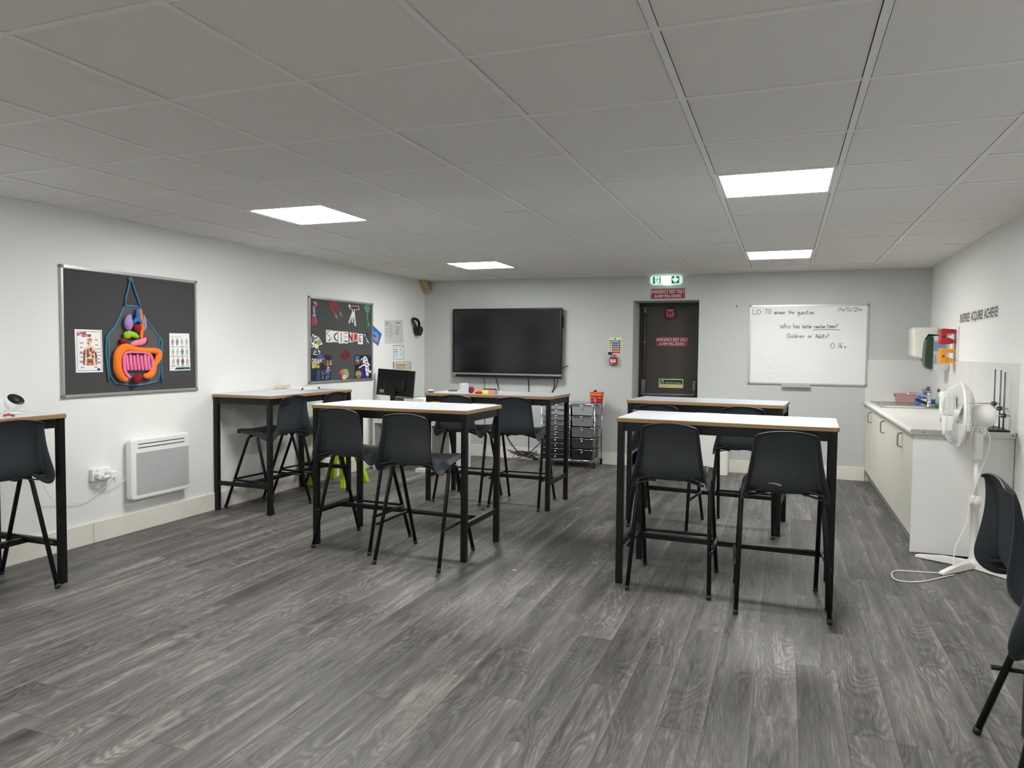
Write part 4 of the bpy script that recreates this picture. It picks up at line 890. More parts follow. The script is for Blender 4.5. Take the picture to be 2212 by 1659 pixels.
# whiteboard with handwriting
wb = board(FB, -.613, 1.026, .6055, 1.914, 'whiteboard', 'whiteboard with handwritten question in black marker', 'whiteboard', mat('whiteboard_face', rgb(224,227,225), .22, var=.02, scale=3), .018, .020)
iv = Matrix.Translation(-wb.location); g = lambda u, v, d=0: iv @ FB(u, v, d)
MB().prism([(-.255,1.026),(.04,1.026),(.04,1.0),(-.255,1.0)], g, .002, .05).build('pen_tray', M_alu, wb)
GLY = {'L':[[(0,1),(0,0),(.5,.02)]], 'O':[[(.25,1),(.03,.7),(.02,.3),(.22,0),(.45,.25),(.47,.7),(.25,1)]], 'T':[[(0,.98),(.6,1)],[(.28,1),(.26,0)]], 'o':[[(.2,.5),(.02,.3),(.1,.03),(.3,.05),(.38,.3),(.2,.5)]],
 'a':[[(.34,.48),(.1,.45),(.02,.15),(.15,0),(.32,.2),(.34,.48),(.38,0)]], 'n':[[(0,.5),(.03,0)],[(.02,.3),(.2,.5),(.3,.4),(.32,0)]], 's':[[(.3,.48),(.1,.45),(.08,.32),(.28,.2),(.25,.03),(.02,.02)]],
 'w':[[(0,.5),(.1,0),(.22,.4),(.36,0),(.5,.5)]], 'e':[[(.02,.25),(.34,.3),(.25,.5),(.06,.42),(.02,.15),(.15,0),(.34,.06)]], 'r':[[(0,.5),(.03,0)],[(.02,.3),(.15,.48),(.3,.46)]], 't':[[(.15,.9),(.12,.05),(.25,.02)],[(0,.55),(.3,.57)]],
 'h':[[(0,1),(.02,0)],[(.02,.3),(.2,.48),(.3,.35),(.32,0)]], 'q':[[(.34,.45),(.12,.48),(.02,.25),(.15,.05),(.32,.2),(.34,.48),(.3,-.4),(.4,-.3)]], 'u':[[(0,.48),(.04,.08),(.2,.03),(.32,.2),(.33,.48),(.36,0)]], 'i':[[(.03,.48),(.05,0)],[(.03,.68),(.04,.72)]],
 '1':[[(.05,1),(.07,0)]], '4':[[(.12,.95),(.02,.4),(.45,.42)],[(.35,.6),(.33,.05)]], '/':[[(.3,1),(0,0)]], '2':[[(0,.8),(.15,1),(.35,.85),(.25,.5),(0,.08),(.42,.1)]], 'b':[[(0,1),(.02,.02),(.25,.05),(.32,.3),(.15,.45),(.02,.35)]],
 'c':[[(.3,.42),(.12,.5),(.02,.25),(.1,.02),(.32,.05)]], 'm':[[(0,.5),(.03,0)],[(.02,.3),(.15,.48),(.22,.35),(.23,0)],[(.23,.3),(.36,.48),(.44,.35),(.45,0)]], '?':[[(0,.8),(.12,1),(.3,.85),(.2,.6),(.12,.35)],[(.12,.1),(.13,.05)]],
 'C':[[(.4,.92),(.2,1),(.02,.6),(.05,.15),(.25,0),(.42,.1)]], 'l':[[(.04,1),(.06,0)]], 'd':[[(.32,.45),(.1,.48),(.02,.2),(.15,0),(.32,.2)],[(.36,1),(.34,0)]], 'A':[[(0,0),(.2,1),(.42,0)],[(.08,.4),(.34,.4)]], '0':[[(.25,1),(.03,.7),(.02,.3),(.22,0),(.45,.25),(.47,.7),(.25,1)]],
 '6':[[(.3,1),(.08,.6),(.03,.25),(.2,0),(.36,.15),(.3,.4),(.06,.32)]], '.':[[(.03,.02),(.06,.05)]], 'W':[[(0,.75),(.14,0),(.3,.6),(.46,0),(.62,.75)]]}
ADV = {'m':.58,'w':.62,'W':.74,'T':.62,'O':.62,'0':.62,'i':.2,'l':.2,'1':.22,'.':.25,' ':.42,'/':.42}
zw = lambda x, y, d=.012: pB(1580+x/6.9125, 630+y/6.9125, d)
def hand(mb, s_, x0, x1, yb, ht, yb2=None):       # fit the string between x0 and x1 (photo crop), baseline yb
    A = zw(x0, yb); B_ = zw(x1, yb2 or yb); h_ = abs(zw(x0, yb-ht)[1]-A[1])
    tot = sum(ADV.get(ch, .48) for ch in s_); k = (B_[0]-A[0])/tot; cx_ = 0
    for ch in s_:
        if ch != ' ':
            for st_ in GLY[ch]:
                pp = [(A[0]+(cx_+x_)*k, A[1]+(B_[1]-A[1])*(cx_/tot)+y_*h_) for x_, y_ in st_]
                if len(pp) > 2: pp = [tuple(v_)[:2] for v_ in crom([Vector((*p_, 0)) for p_ in pp], 3)]
                ribbon(mb, pp, .0048, g, .0101, .0106)
        cx_ += ADV.get(ch, .48)
m = MB()
hand(m, 'LO', 320, 450, 338, 70); hand(m, '.', 455, 468, 336, 50); hand(m, 'TO', 500, 600, 332, 68); hand(m, 'answer', 638, 815, 335, 60); hand(m, 'the', 852, 945, 332, 56); hand(m, 'question.', 985, 1260, 338, 66)
hand(m, '14/11/24', 1595, 1950, 295, 58, 298); hand(m, 'Who', 728, 890, 548, 75); hand(m, 'has', 925, 1030, 545, 75); hand(m, 'better', 1062, 1210, 545, 56); hand(m, 'reaction', 1235, 1405, 543, 50); hand(m, 'times?', 1430, 1600, 540, 56)
ribbon(m, [zw(*p_) for p_ in [(1218,582),(1250,570),(1340,566),(1480,564),(1625,572)]], .005, g, .0101, .0106)
hand(m, 'Children', 828, 1095, 690, 62); hand(m, 'or', 1142, 1215, 688, 54); hand(m, 'Adults?', 1258, 1465, 692, 58, 690); hand(m, '0', 1478, 1555, 845, 75); hand(m, '.', 1566, 1578, 840, 60); hand(m, '16', 1598, 1665, 843, 80); hand(m, 's', 1685, 1720, 842, 50)
m.build('handwriting', C(36,42,46), wb)
m = MB()
for P in ([(430,1260),(520,1225),(640,1215),(760,1222),(900,1240)], [(415,985),(440,975),(450,1010),(430,1040)], [(490,1000),(520,1040),(530,1100)], [(560,1000),(640,1020),(660,1060),(620,1090),(570,1080)], [(500,1180),(560,1130),(640,1140),(670,1190),(610,1205)], [(750,1130),(790,1115),(820,1140),(780,1150)], [(530,1270),(560,1260),(570,1300),(540,1300)], [(640,1260),(670,1290)], [(780,1270),(830,1265),(840,1320)], [(1380,1050),(1440,1045),(1500,1050)], [(1430,1140),(1560,1140),(1690,1165)], [(1870,830),(1910,820)]):
    ribbon(m, [zw(*p_) for p_ in P], .004, g, .0101, .0104)
m.build('wiped_marks', C(205,210,208), wb)

# ================================================================ KITCHEN RUN ON THE RIGHT
WZ = .868
m = MB()
prof = [(.585,.832),(.578,.838),(.574,.85),(.578,.862),(.588,WZ),(XR-.008,WZ),(XR-.008,.830),(.60,.830)]
m.prism(prof, lambda u, v, d=0: Vector((u, d, v)), 4.03, YB-.008)
wt = m.build('worktop', mat('worktop_white', rgb(226,225,219), .3, var=.025, scale=6)); tag(wt, 'long white worktop running along the right wall to the far corner', 'worktop')
st = MB(); st.prism([(.583,.834),(.579,.85),(.583,.865),(.59,.8665),(XR-.012,.8665),(XR-.012,.834)], lambda u, v, d=0: Vector((u, d, v)), 4.026, 4.030)
eo = st.build('end_strip', M_alu, wt)
for x in (.66, .98, 1.17): MB().prism(circ(x, .85, .004, None, 8), lambda u, v, d=0: Vector((u, d, v)), 4.0245, 4.026).build('screw', M_dark, eo)
for k, (a, b) in enumerate(((4.085, 5.105), (5.107, 6.125), (6.127, 7.14))):
    lb = ['cream base cabinet nearest the fan, first of the run under the worktop', 'middle cream base cabinet under the worktop', 'cream base cabinet under the sink in the far corner'][k]
    e = empty('base_cabinet', (.9, (a+b)/2, 0), 0, lb, 'cabinet', 'cream base cabinets under the worktop'); iv = Matrix.Translation(-e.location)
    MB().box(.626, a, .12, XR-.01, b, .829, 0, iv).build('carcass', M_cab, e)
    MB().box(.665, a, 0, .683, b, .12, 0, iv).build('plinth', mat('plinth_grey', rgb(168,167,162), .5), e)
    mid = (a+b)/2
    for j, (c, d_) in enumerate(((a+.0008, mid-.0008), (mid+.0008, b-.0008))):
        dr = MB().rbox(.606, c, .13, .6255, d_, .822, .0015, 0, iv).build('door', M_cab, e)
        if j == 0 or k == 9:
            hy = mid-.03
            H_ = [Vector((.606, hy, .682)), Vector((.584, hy, .686)), Vector((.576, hy, .70)), Vector((.576, hy, .768)), Vector((.584, hy, .782)), Vector((.606, hy, .786))]
            mb = MB()
            pts = crom([iv @ h_ for h_ in H_], 4); n_ = len(pts)
            for i in range(n_-1):
                A, B_ = pts[i], pts[i+1]; dd_ = (B_-A).normalized(); nn = Vector((dd_.z, 0, -dd_.x))*.005
                mb.add([A-nn+Vector((0,-.012,0)), A-nn+Vector((0,.012,0)), B_-nn+Vector((0,.012,0)), B_-nn+Vector((0,-.012,0)), A+nn+Vector((0,-.012,0)), A+nn+Vector((0,.012,0)), B_+nn+Vector((0,.012,0)), B_+nn+Vector((0,-.012,0))],
                       [(0,3,2,1),(4,5,6,7),(0,1,5,4),(2,3,7,6),(1,2,6,5),(3,0,4,7)])
            mb.build('handle', mat('brushed_nickel', rgb(150,146,138), .35, metal=.8), dr)
o = MB().rbox(.606, 4.062, .02, XR-.004, 4.083, .829, .002).build('end_panel', M_cabw); tag(o, 'plain white end panel closing the cabinet run behind the fan', 'panel')

# sink, tap and washing-up things
M_ss = mat('stainless', rgb(176,177,176), .28, metal=.9, var=.05)
e = empty('sink', (.87, 6.62, WZ), 0, 'stainless steel sink and drainer set in the far end of the worktop', 'sink')
g = lambda x, y, z=0: Vector((x-.87, y-6.62, z))
m = MB(); X0, X1, Y0, Y1 = .635, 1.135, 6.15, 7.09
for R_ in ((X0, Y0, X1, Y0+.05), (X0, Y0+.05, X0+.05, Y0+.40), (X1-.09, Y0+.05, X1, Y0+.40), (X0, Y0+.40, X1, Y1)): m.box(R_[0]-.87, R_[1]-6.62, .0005, R_[2]-.87, R_[3]-6.62, .004)
for (a, b, c, d_) in ((X0, Y0, X1, Y0+.008), (X0, Y1-.008, X1, Y1), (X0, Y0, X0+.008, Y1), (X1-.008, Y0, X1, Y1)): m.box(a-.87, b-6.62, .004, c-.87, d_-6.62, .007)
m.build('drainer', M_ss, e)
for k in range(7): MB().tube([g(.68+.055*k, 6.60, .0045), g(.68+.055*k, 7.05, .0045)], .003, 6).build('drain_ridge', M_ss, e)
bw = MB(); bx0, by0, bx1, by1 = X0+.05, Y0+.05, X1-.09, Y0+.40
P = rrect(bx0-.87, by0-6.62, bx1-.87, by1-6.62, .04); Q = rrect(bx0+.02-.87, by0+.02-6.62, bx1-.02-.87, by1-.02-6.62, .04); n = len(P)
# bowl sinks only a little so it stays inside the worktop thickness
bw.add([(x, y, .004) for x, y in P]+[(x, y, -.03) for x, y in Q], [(i, (i+1) % n, n+(i+1) % n, n+i) for i in range(n)]+[list(range(n, 2*n))], 0, False); bw.build('bowl', mat('sink_bowl_steel', rgb(120,121,120), .4, metal=.9), e)
e = empty('mixer_tap', (1.075, 6.385, WZ+.004), 0, 'chrome mixer tap with a square lever rising from the sink', 'tap')
MB().lathe([(.026,0),(.026,.006),(.018,.012),(.017,.10),(.020,.105),(.020,.135),(.012,.14)], 20).build('body', M_chrome, e)
MB().tube(crom([Vector((0,0,.085)), Vector((-.03,.0,.105)), Vector((-.10,.0,.125)), Vector((-.17,0,.13)), Vector((-.185,0,.115))], 6), .009, 10).build('spout', M_chrome, e)
MB().rbox(-.055, -.012, .142, .02, .012, .155, .004).rbox(-.064, -.014, .15, -.045, .014, .18, .003).build('lever', M_chrome, e)

def at7(x, yy): q_ = pxw(x, 860, 1, yy); return q_.x
e = empty('storage_tub', (.985, 7.03, WZ+.005), 0, 'dusty pink open plastic tub on the drainer', 'tub'); M_pk = mat('dusty_pink', rgb(186,146,142), .5)
m = MB(); B_ = [(-.105,-.045,0),(.115,-.045,0),(.115,.05,0),(-.105,.05,0)]; T_ = [(-.125,-.06,.092),(.135,-.06,.092),(.135,.065,.092),(-.125,.065,.092)]
m.add(B_+T_+[(x*.96, y*.92, .092) for x, y, z in T_]+[(x*.95, y*.9, .004) for x, y, z in B_], [(3,2,1,0),(0,1,5,4),(1,2,6,5),(2,3,7,6),(3,0,4,7),(4,5,9,8),(5,6,10,9),(6,7,11,10),(7,4,8,11),(8,9,13,12),(9,10,14,13),(10,11,15,14),(11,8,12,15),(12,13,14,15)])
m.build('body', M_pk, e); MB().tube([(x, y, .0915) for x, y, z in T_], .003, 6, closed=True).build('rim', M_pk, e)
MB().prism(rrect(-.122,.062,-.112,.082,.004), lambda u, v, d=0: Vector((u-.006, d-.01, v)), 0, .022).build('handle_slot', M_dark, e)
x = at7(2004, 7.0)
e = empty('soap_bottle', (x, 7.0, WZ+.004), 0, 'blue square bottle with a grey cap at the back of the sink', 'bottle')
MB().rbox(-.043, -.025, 0, .043, .025, .145, .008).build('body', mat('bottle_blue', rgb(74,100,160), .4), e); MB().lathe([(.012,.145),(.012,.155),(.016,.157),(.016,.17)], 14).build('cap', C(90,92,92), e)
e = empty('sponge_pack', (at7(1981, 6.75), 6.75, WZ+.004), 0, 'bright blue sponge leaning beside the pink tub', 'sponge'); MB().rbox(-.02, -.015, 0, .022, .02, .095, .01, 0, Matrix.Rotation(.2, 4, 'Y')).build('foam', C(64,124,206), e)
e = empty('scrubbing_brush', (at7(1991, 6.55), 6.55, WZ+.006), 0, 'dark brush lying on the sink edge', 'brush'); MB().rbox(-.075, -.02, .012, .06, .02, .04, .012, 0, Matrix.Rotation(.38, 4, 'Y') @ Matrix.Translation((0,0,.012))).build('bristle_block', C(44,40,42), e)
e = empty('washing_cup', (at7(1997, 6.75), 6.75, WZ+.004), 0, 'white cup behind the tap', 'cup'); MB().lathe([(.022,0),(.03,.055),(.028,.055),(.02,.004)], 18).build('cup', M_plas, e); MB().tube(crom([Vector((-.028,0,.045)), Vector((-.045,0,.035)), Vector((-.03,0,.015))], 4), .004, 6).build('handle', M_plas, e)
e = empty('scourer_pack', (at7(2013, 6.6), 6.6, WZ+.004), 0, 'dark blue packet with a pale stripe right of the tap', 'packet'); MB().rbox(-.04, -.03, .016, .035, .03, .055, .01).build('packet', C(28,74,130), e); MB().rbox(-.036, -.028, 0, .03, .028, .016, .004).build('pale_sponge', C(176,184,160), e); MB().rbox(-.03, -.02, .055, .03, .02, .066, .006).build('top_cloth', C(110,130,160), e)
x = at7(2027, 6.4)
e = empty('washing_up_liquid', (x, 6.4, WZ+.001), 0, 'clear washing-up bottle with red cap and green contents', 'bottle'); MB().lathe([(.026,0),(.027,.04)], 16).build('green_liquid', C(36,108,44), e); MB().lathe([(.027,.04),(.022,.09),(.024,.12),(.012,.145),(.012,.15)], 16).build('upper_body', mat('cloudy_clear', rgb(170,174,172), .2), e); MB().lathe([(.012,.15),(.012,.17),(.006,.18)], 12).build('cap', C(150,24,44), e)
x = pxw(2040, 870, 1, 5.5).x
e = empty('plastic_caddy', (x+.03, 5.5, WZ+.0005), 0, 'tall milky white plastic box standing on the worktop behind the fan', 'box'); MB().rbox(-.055, -.09, 0, .09, .09, .195, .01).build('body', mat('milky_plastic', rgb(226,230,230), .35), e); MB().rbox(-.06, -.095, .15, .095, .095, .165, .004).build('rim', mat('milky_plastic', rgb(226,230,230), .35), e)

# hand dryer, station board and the coloured holders
e = empty('hand_dryer', (XR-.12, 6.80, 1.31), 0, 'large white rounded dispenser on the right wall in the far corner', 'dispenser')
bh = bmesh.new(); bmesh.ops.create_cube(bh, size=1)
for v in bh.verts: v.co = Vector(((v.co.x)*.242+(-.001), v.co.y*.27, (v.co.z+.5)*.335*(1 if v.co.x > 0 or v.co.z > 0 else 1)))
for v in bh.verts:
    if v.co.z < .1 and v.co.x < 0: v.co.z += .035; v.co.x += .008
bmesh.ops.bevel(bh, geom=bh.edges[:], offset=.03, segments=4, affect='EDGES', profile=.5)
MB().addbm(bh, 0, None, True).build('cover', mat('ivory_plastic', rgb(224,222,212), .3), e); MB().box(.0, -.11, .0, .115, .11, .03).build('outlet', M_dark, e)
PB0, PB1 = -6.72, -5.80
e = empty('first_aid_board', (XR, 6.26, 1.294), 0, 'white wall board behind the green, red and yellow holders', 'board'); iv = Matrix.Translation(-e.location); g = lambda u, v, d=0: iv @ FR(u, v, d)
MB().prism(rect(PB0, 1.294, PB1, 1.623), g, .0005, .012).build('panel', M_plas, e)
for k in range(5): MB().prism(circ(PB1-.02, 1.32+.065*k, .004, None, 8), g, .012, .014).build('fixing', M_dark, e)
MB().prism(rect(-6.70, 1.535, -6.30, 1.615), g, .012, .0135).build('title_strip', C(40,44,44), e)
writing(e, g, .0135, [('FIRST AID', .062, -6.685, 1.552, dict(sx=1.1, bold=.001))], (226,228,226))
MB().prism(rect(-6.25, 1.55, -6.05, 1.61), g, .012, .0135).build('pink_strip', C(200,120,130), e)
def cholder(y, z0, z1, col, label):
    e = empty('wall_dispenser', (XR-.013, y, z0), 0, label, 'dispenser', 'coloured plastic dispensers on the wall board'); hh = z1-z0; mt = mat('dispenser_%d_%d' % (col[0], col[1]), rgb(*col), .32)
    f = lambda u, v, d=0: Vector((-u, d, v))
    MB().prism(rrect(.072, 0, .122, hh, .018), f, -.055, .055).build('body', mt, e, bevel=.006)
    MB().prism(bez([(.0,hh*.70),(.0,hh*.93),(.05,hh*.97),(.09,hh*.98),(.09,hh*.72),(.05,hh*.70)], 3), f, -.04, .04).build('upper_arm', mt, e, bevel=.004)
    MB().prism(bez([(.0,.012),(.09,.004),(.09,hh*.40),(.045,hh*.38),(.01,hh*.25)], 3), f, -.045, .045).build('lower_arm', mt, e, bevel=.004)
    ff = lambda u, v, d=0: Vector((u, -.055-d, v))
    MB().prism([(-.108,hh*.4),(-.088,hh*.4),(-.088,hh*.56),(-.108,hh*.56)], ff, 0, .001).build('small_print', C(int(col[0]*.55), int(col[1]*.5), int(col[2]*.5)), e)
cholder(5.90, 1.466, 1.606, (176,26,40), 'red C-shaped plastic dispenser, upper one on the wall board')
cholder(5.90, 1.295, 1.433, (226,158,40), 'yellow C-shaped plastic dispenser below the red one')
e = empty('eyewash_case', (XR-.013, 6.2, 1.242), 0, 'clear plastic case with a dark green lid mounted sideways on the wall board', 'case')
f = lambda u, v, d=0: Vector((-u, d, v))
MB().prism(bez([(.135,.005),(.185,.02),(.197,.09),(.193,.20),(.178,.285),(.135,.295),(.130,.15)], 4), f, -.075, .075).build('green_lid', mat('lid_green', rgb(30,62,44), .3), e, bevel=.006)
MB().prism(bez([(.0,.01),(.07,.0),(.128,.006),(.128,.285),(.07,.292),(.0,.28)], 4), f, -.07, .07).build('clear_body', mat('frosted_case', rgb(206,212,214), .25, var=.05, scale=20), e, bevel=.006)
ff = lambda u, v, d=0: Vector((u, -.0705-d, v))
MB().prism(rect(-.125, .165, -.03, .255), ff, .006, .0065).build('blue_packet', C(130,138,176), e); MB().prism(rect(-.122, .045, -.102, .13), ff, .006, .0065).build('label_print', C(150,160,180), e)
MB().tube([Vector((-.185,-.03,.275)), Vector((-.165,-.03,.315)), Vector((-.08,-.03,.308)), Vector((-.02,-.03,.30))], .010, 8).build('black_handle', M_black, e)
MB().prism(rect(-.125, -.012, .0, .0), ff, -.10, -.02).build('tray', M_plas, e)

# word cards on the right wall
for (w_, xa, xb, ya, yb_, lb) in (('INSPIRE!', 2074.2, 2095.5, 675.2, 698.7, 'INSPIRE word card, left of the three words on the right wall'), ('ACQUIRE!', 2097.7, 2123.8, 671.5, 694.5, 'ACQUIRE word card, middle of the three words on the right wall'), ('ACHIEVE!', 2126.5, 2156.5, 664.5, 687.5, 'ACHIEVE word card, last of the three words on the right wall')):
    a = pR(xa, (ya+yb_)/2)[0]; b = pR(xb, 680)[0]; z0, z1 = 1.642, 1.735
    e, g, dd = sheet([(a, z0), (b, z0), (b, z1), (a, z1)], .0005, FR, 'word_card', lb, 'word card', (222,220,214)); e['group'] = 'motto word cards on the right wall'
    m = MB(); text_mb(m, w_, .1, g, 0, 0, 0, dd+.001, 0, bold=.0015)
    xs = [v[1] for v in m.v]; 
    u_of = lambda v: -(v[1]+e.location.y)
    us = [u_of(v) for v in m.v]; k = (b-a-.012)/(max(us)-min(us)); u0_ = min(us)
    m.v = [(v[0], -((a+.006)+(u_of(v)-u0_)*k)-e.location.y, (v[2]+e.location.z)*1.02+z0+.012-e.location.z) for v in m.v]
    m.build('lettering', C(52,52,56), e)

# ================================================================ PEDESTAL FAN
e = empty('pedestal_fan', (.935, 3.85, 0), 0, 'white pedestal fan standing in front of the cabinet end', 'fan')
M_fan = mat('fan_white', rgb(232,231,227), .4, var=.02)
ft = [Vector((.712-.935, 3.602-3.85, 0)), Vector((.635-.935, 4.01-3.85, 0)), Vector((.20,-.24,0)), Vector((.22,.17,0))]
for k, v in enumerate(ft):
    d_ = v.normalized(); n_ = Vector((-d_.y, d_.x, 0)); L_ = v.length; m = MB()
    S = [(0.02, .045, .022, .0), (.5*L_, .04, .021, .0), (L_-.03, .020, .020, 0), (L_, .012, .018, 0)]; vs = []
    for (t, z, hw_, _) in S: vs += [d_*t+n_*hw_+Vector((0,0,.004)), d_*t-n_*hw_+Vector((0,0,.004)), d_*t-n_*hw_*.8+Vector((0,0,z+.006)), d_*t+n_*hw_*.8+Vector((0,0,z+.006))]
    m.add(vs, [(i*4+j, i*4+(j+1) % 4, i*4+4+(j+1) % 4, i*4+4+j) for i in range(3) for j in range(4)]+[(0,1,2,3),(15,14,13,12)]); m.build('foot', M_fan, e, bevel=.003)
MB().lathe([(.04,.004),(.042,.05),(.026,.06),(.0235,.075),(.0235,.40),(.028,.402),(.030,.46),(.022,.475)], 24).build('base_pole', M_fan, e)
MB().lathe([(.0145,.46),(.0145,.72)], 16).build('inner_pole', M_fan, e)
for k in range(12):
    a = 2*math.pi*k/12
    MB().tube([Vector((.0295*math.cos(a), .0295*math.sin(a), .408)), Vector((.0305*math.cos(a), .0305*math.sin(a), .455))], .003, 5).build('collar_rib', M_fan, e)
MB().rbox(-.025, -.028, .70, .028, .028, .89, .014, 0, None, 3).build('control_column', M_fan, e)
MB().rbox(-.02, -.032, .86, .045, .032, .93, .02, 0, None, 3).build('neck_joint', M_fan, e)
MB().lathe([(.012,0),(.012,.006),(.008,.008)], 14, Matrix.Translation((.01,-.032,.895)) @ Matrix.Rotation(math.pi/2, 4, 'X')).build('tilt_screw', M_chrome, e)
hc = Vector((.835-.935, .0, .985)); AX = Vector((-1, .06, 0)).normalized()
rot = AX.to_track_quat('Z', 'Y').to_matrix().to_4x4(); HM = Matrix.Translation(hc) @ rot     # local +z = front of the fan
R0 = .208
mt = Matrix.Translation(hc) @ rot @ Matrix.Translation((0, 0, -.075)) @ Matrix.Rotation(math.pi, 4, 'X')
MB().lathe([(.060,-.01),(.070,.015),(.070,.07),(.062,.10),(.042,.117),(.015,.124),(0,.125)], 28, mt).build('motor_housing', M_fan, e)
MB().rbox(-.005, -.03, .905, .05, .03, .94, .012).build('motor_mount', M_fan, e)
lab = MB(); fl_ = lambda u, v, d=0: Vector((u, -.064-d, v)); lab.prism(rect(-.015,.955,.025,.985), fl_, .005, .006); lab.build('rating_label', C(236,236,232), e)
lab = MB()
for k in range(3): lab.prism(rect(-.012+.012*k,.960,-.004+.012*k,.975), fl_, .006, .0065)
lab.prism(rect(-.012,.995,.02,.999), fl_, .002, .0035); lab.build('rating_print', C(120,120,116), e)
def wires(n, front):
    mb = MB()
    for k in range(n):
        a = 2*math.pi*k/n
        if front: pr = [(.042, .106), (.08, .103), (.13, .090), (.175, .062), (.200, .028), (R0, .0)]
        else: pr = [(.07, -.068), (.11, -.066), (.16, -.052), (.195, -.025), (R0, -.004)]
        pts = []
        for r_, z_ in pr:
            aa = a+(.10*(R0-r_)/R0 if front else 0); pts.append(HM @ Vector((r_*math.cos(aa), r_*math.sin(aa), z_)))
        mb.tube(pts, .00085, 4, cap=False)
    return mb
wires(110, True).build('front_grille', M_fan, e); wires(52, False).build('rear_grille', M_fan, e)
cr_ = lambda r_, z_, n=48: [HM @ Vector((r_*math.cos(2*math.pi*k/n), r_*math.sin(2*math.pi*k/n), z_)) for k in range(n)]
m = MB(); m.lathe([(R0-.001,-.008),(R0+.004,-.008),(R0+.004,.008),(R0-.001,.008)], 56, HM); m.build('rim_band', M_fan, e)
m = MB(); m.tube(cr_(.13,.0905), .0015, 5, closed=True); m.tube(cr_(.185,.0505), .0015, 5, closed=True); m.tube(cr_(.12,-.066), .0015, 5, closed=True); m.build('wire_ring', M_fan, e)
m = MB(); m.lathe([(.045,.102),(.045,.110),(.03,.115),(0,.116)], 24, HM); m.build('front_badge', M_fan, e)
for k in range(3):
    a0 = 2*math.pi*k/3+.4; vs = []; fs = []; nr, na = 6, 8
    for i in range(nr+1):
        r_ = .035+.145*i/nr
        for j in range(na+1):
            t = j/na-.5; w_ = (.9+.55*math.sin(math.pi*i/nr))*.75; aa = a0+t*w_
            vs.append(HM @ Vector((r_*math.cos(aa), r_*math.sin(aa), .012-.045*t)))
    fs = [(i*(na+1)+j, i*(na+1)+j+1, (i+1)*(na+1)+j+1, (i+1)*(na+1)+j) for i in range(nr) for j in range(na)]
    MB().add(vs, fs, 0, True).build('blade', mat('blade_grey', rgb(205,207,206), .35), e, solid=.002)
MB().lathe([(.038,-.03),(.038,.03),(.02,.04),(0,.041)], 24, HM).build('hub', M_fan, e)
MB().tube(crom([Vector((.045,-.02,.90)), Vector((.06,-.035,.84)), Vector((.045,-.04,.74)), Vector((.01,-.04,.62)), Vector((-.02,-.04,.50)), Vector((-.04,-.04,.43)), Vector((-.055,-.05,.30)), Vector((-.12,-.10,.15)), Vector((-.135,-.145,.06)), Vector((-.14,-.16,.045))], 8), .0035, 6).build('power_flex', M_fan, e)
fx = [pxw(x, y, 2, .005) for x, y in [(2028,1238),(1998,1236),(1965,1234),(1935,1233),(1926,1240),(1934,1252),(1965,1257),(2000,1255),(2035,1247),(2060,1242)]]
tag(MB().tube(crom(fx, 6), .004, 6).build('power_cord', M_fan), 'white fan cord looped on the floor before the fan foot', 'cord')

# retort stands on black bases
def stand(px_, y, zt, xb, label, clamps):
    x = pxw(px_, 870, 1, y).x
    e = empty('retort_stand', (x, y, WZ), 0, label, 'stand', 'retort stands on the worktop')
    MB().rbox(-.115, -.058, .0005, .028, .058, .012, .003).build('base', M_black, e)
    MB().tube([Vector((0,0,.012)), Vector((0,0,zt-WZ))], .005, 10).build('rod', mat('rod_steel', rgb(112,116,118), .35, metal=.5), e)
    for (z_, l0, l1, jaw) in clamps:
        c = MB(); c.rbox(-.018, -.016, z_-.013, .014, .014, z_+.013, .004).rbox(-.006,-.034,z_-.006,.006,-.014,z_+.006,.002).rbox(.012,-.006,z_-.005,.03,.006,z_+.005,.002); cl = c.build('boss_head', M_dark, e)
        MB().tube([Vector((l0,-.016,z_)), Vector((l1,-.016,z_))], .0042, 8).build('clamp_rod', M_alu, cl)
        if jaw:
            MB().tube(crom([Vector((l0-.01,-.016,z_)), Vector((l0-.03,-.016,z_+.016)), Vector((l0-.07,-.016,z_+.014))], 4), .005, 6).tube(crom([Vector((l0-.01,-.016,z_)), Vector((l0-.03,-.016,z_-.012)), Vector((l0-.07,-.016,z_-.010))], 4), .005, 6).build('jaw', jaw, cl)
stand(2147.5, 4.36, 1.275, 0, 'left retort stand of the three, farthest back along the worktop', [(.170, -.16, .03, M_alu)])
stand(2160, 4.24, 1.272, 0, 'middle retort stand of the three, with a dark red jaw', [(.145, -.07, .06, mat('jaw_red', rgb(92,56,52), .5))])
e = stand(2169, 4.118, 1.262, 0, 'right retort stand of the three, at the front edge of the worktop', [(.105, -.06, .03, M_alu)])

# ================================================================ TROLLEY
e = empty('drawer_trolley', (-2.62, 6.93, 0), 0, 'chrome trolley of drawers fading from grey to black, beside the far wall', 'trolley')
ox, oy = -2.62, 6.93; X0, XM, X1, Y0, Y1 = -2.945-ox, -2.592-ox, -2.293-ox, 6.745-oy, 7.10-oy
fr = MB(); rr_ = .008
for x in (X0, X1):
    for y in (Y0, Y1): fr.tube([Vector((x,y,.065)), Vector((x,y,.755))], rr_, 8)
for y in (Y0, Y1):
    fr.tube([Vector((XM,y,.085)), Vector((XM,y,.755))], .006, 8)
    for z in (.085, .752): fr.tube([Vector((X0,y,z)), Vector((X1,y,z))], rr_, 8)
for x in (X0, X1):
    fr.tube([Vector((x,Y0,.085)), Vector((x,Y1,.085))], rr_, 8)
    fr.tube(crom([Vector((x,Y0,.75)), Vector((x,Y0,.80)), Vector((x,Y0+.03,.825)), Vector((x,0,.83)), Vector((x,Y1-.03,.825)), Vector((x,Y1,.80)), Vector((x,Y1,.75))], 4), .007, 8)
fr.build('frame', M_chrome, e)
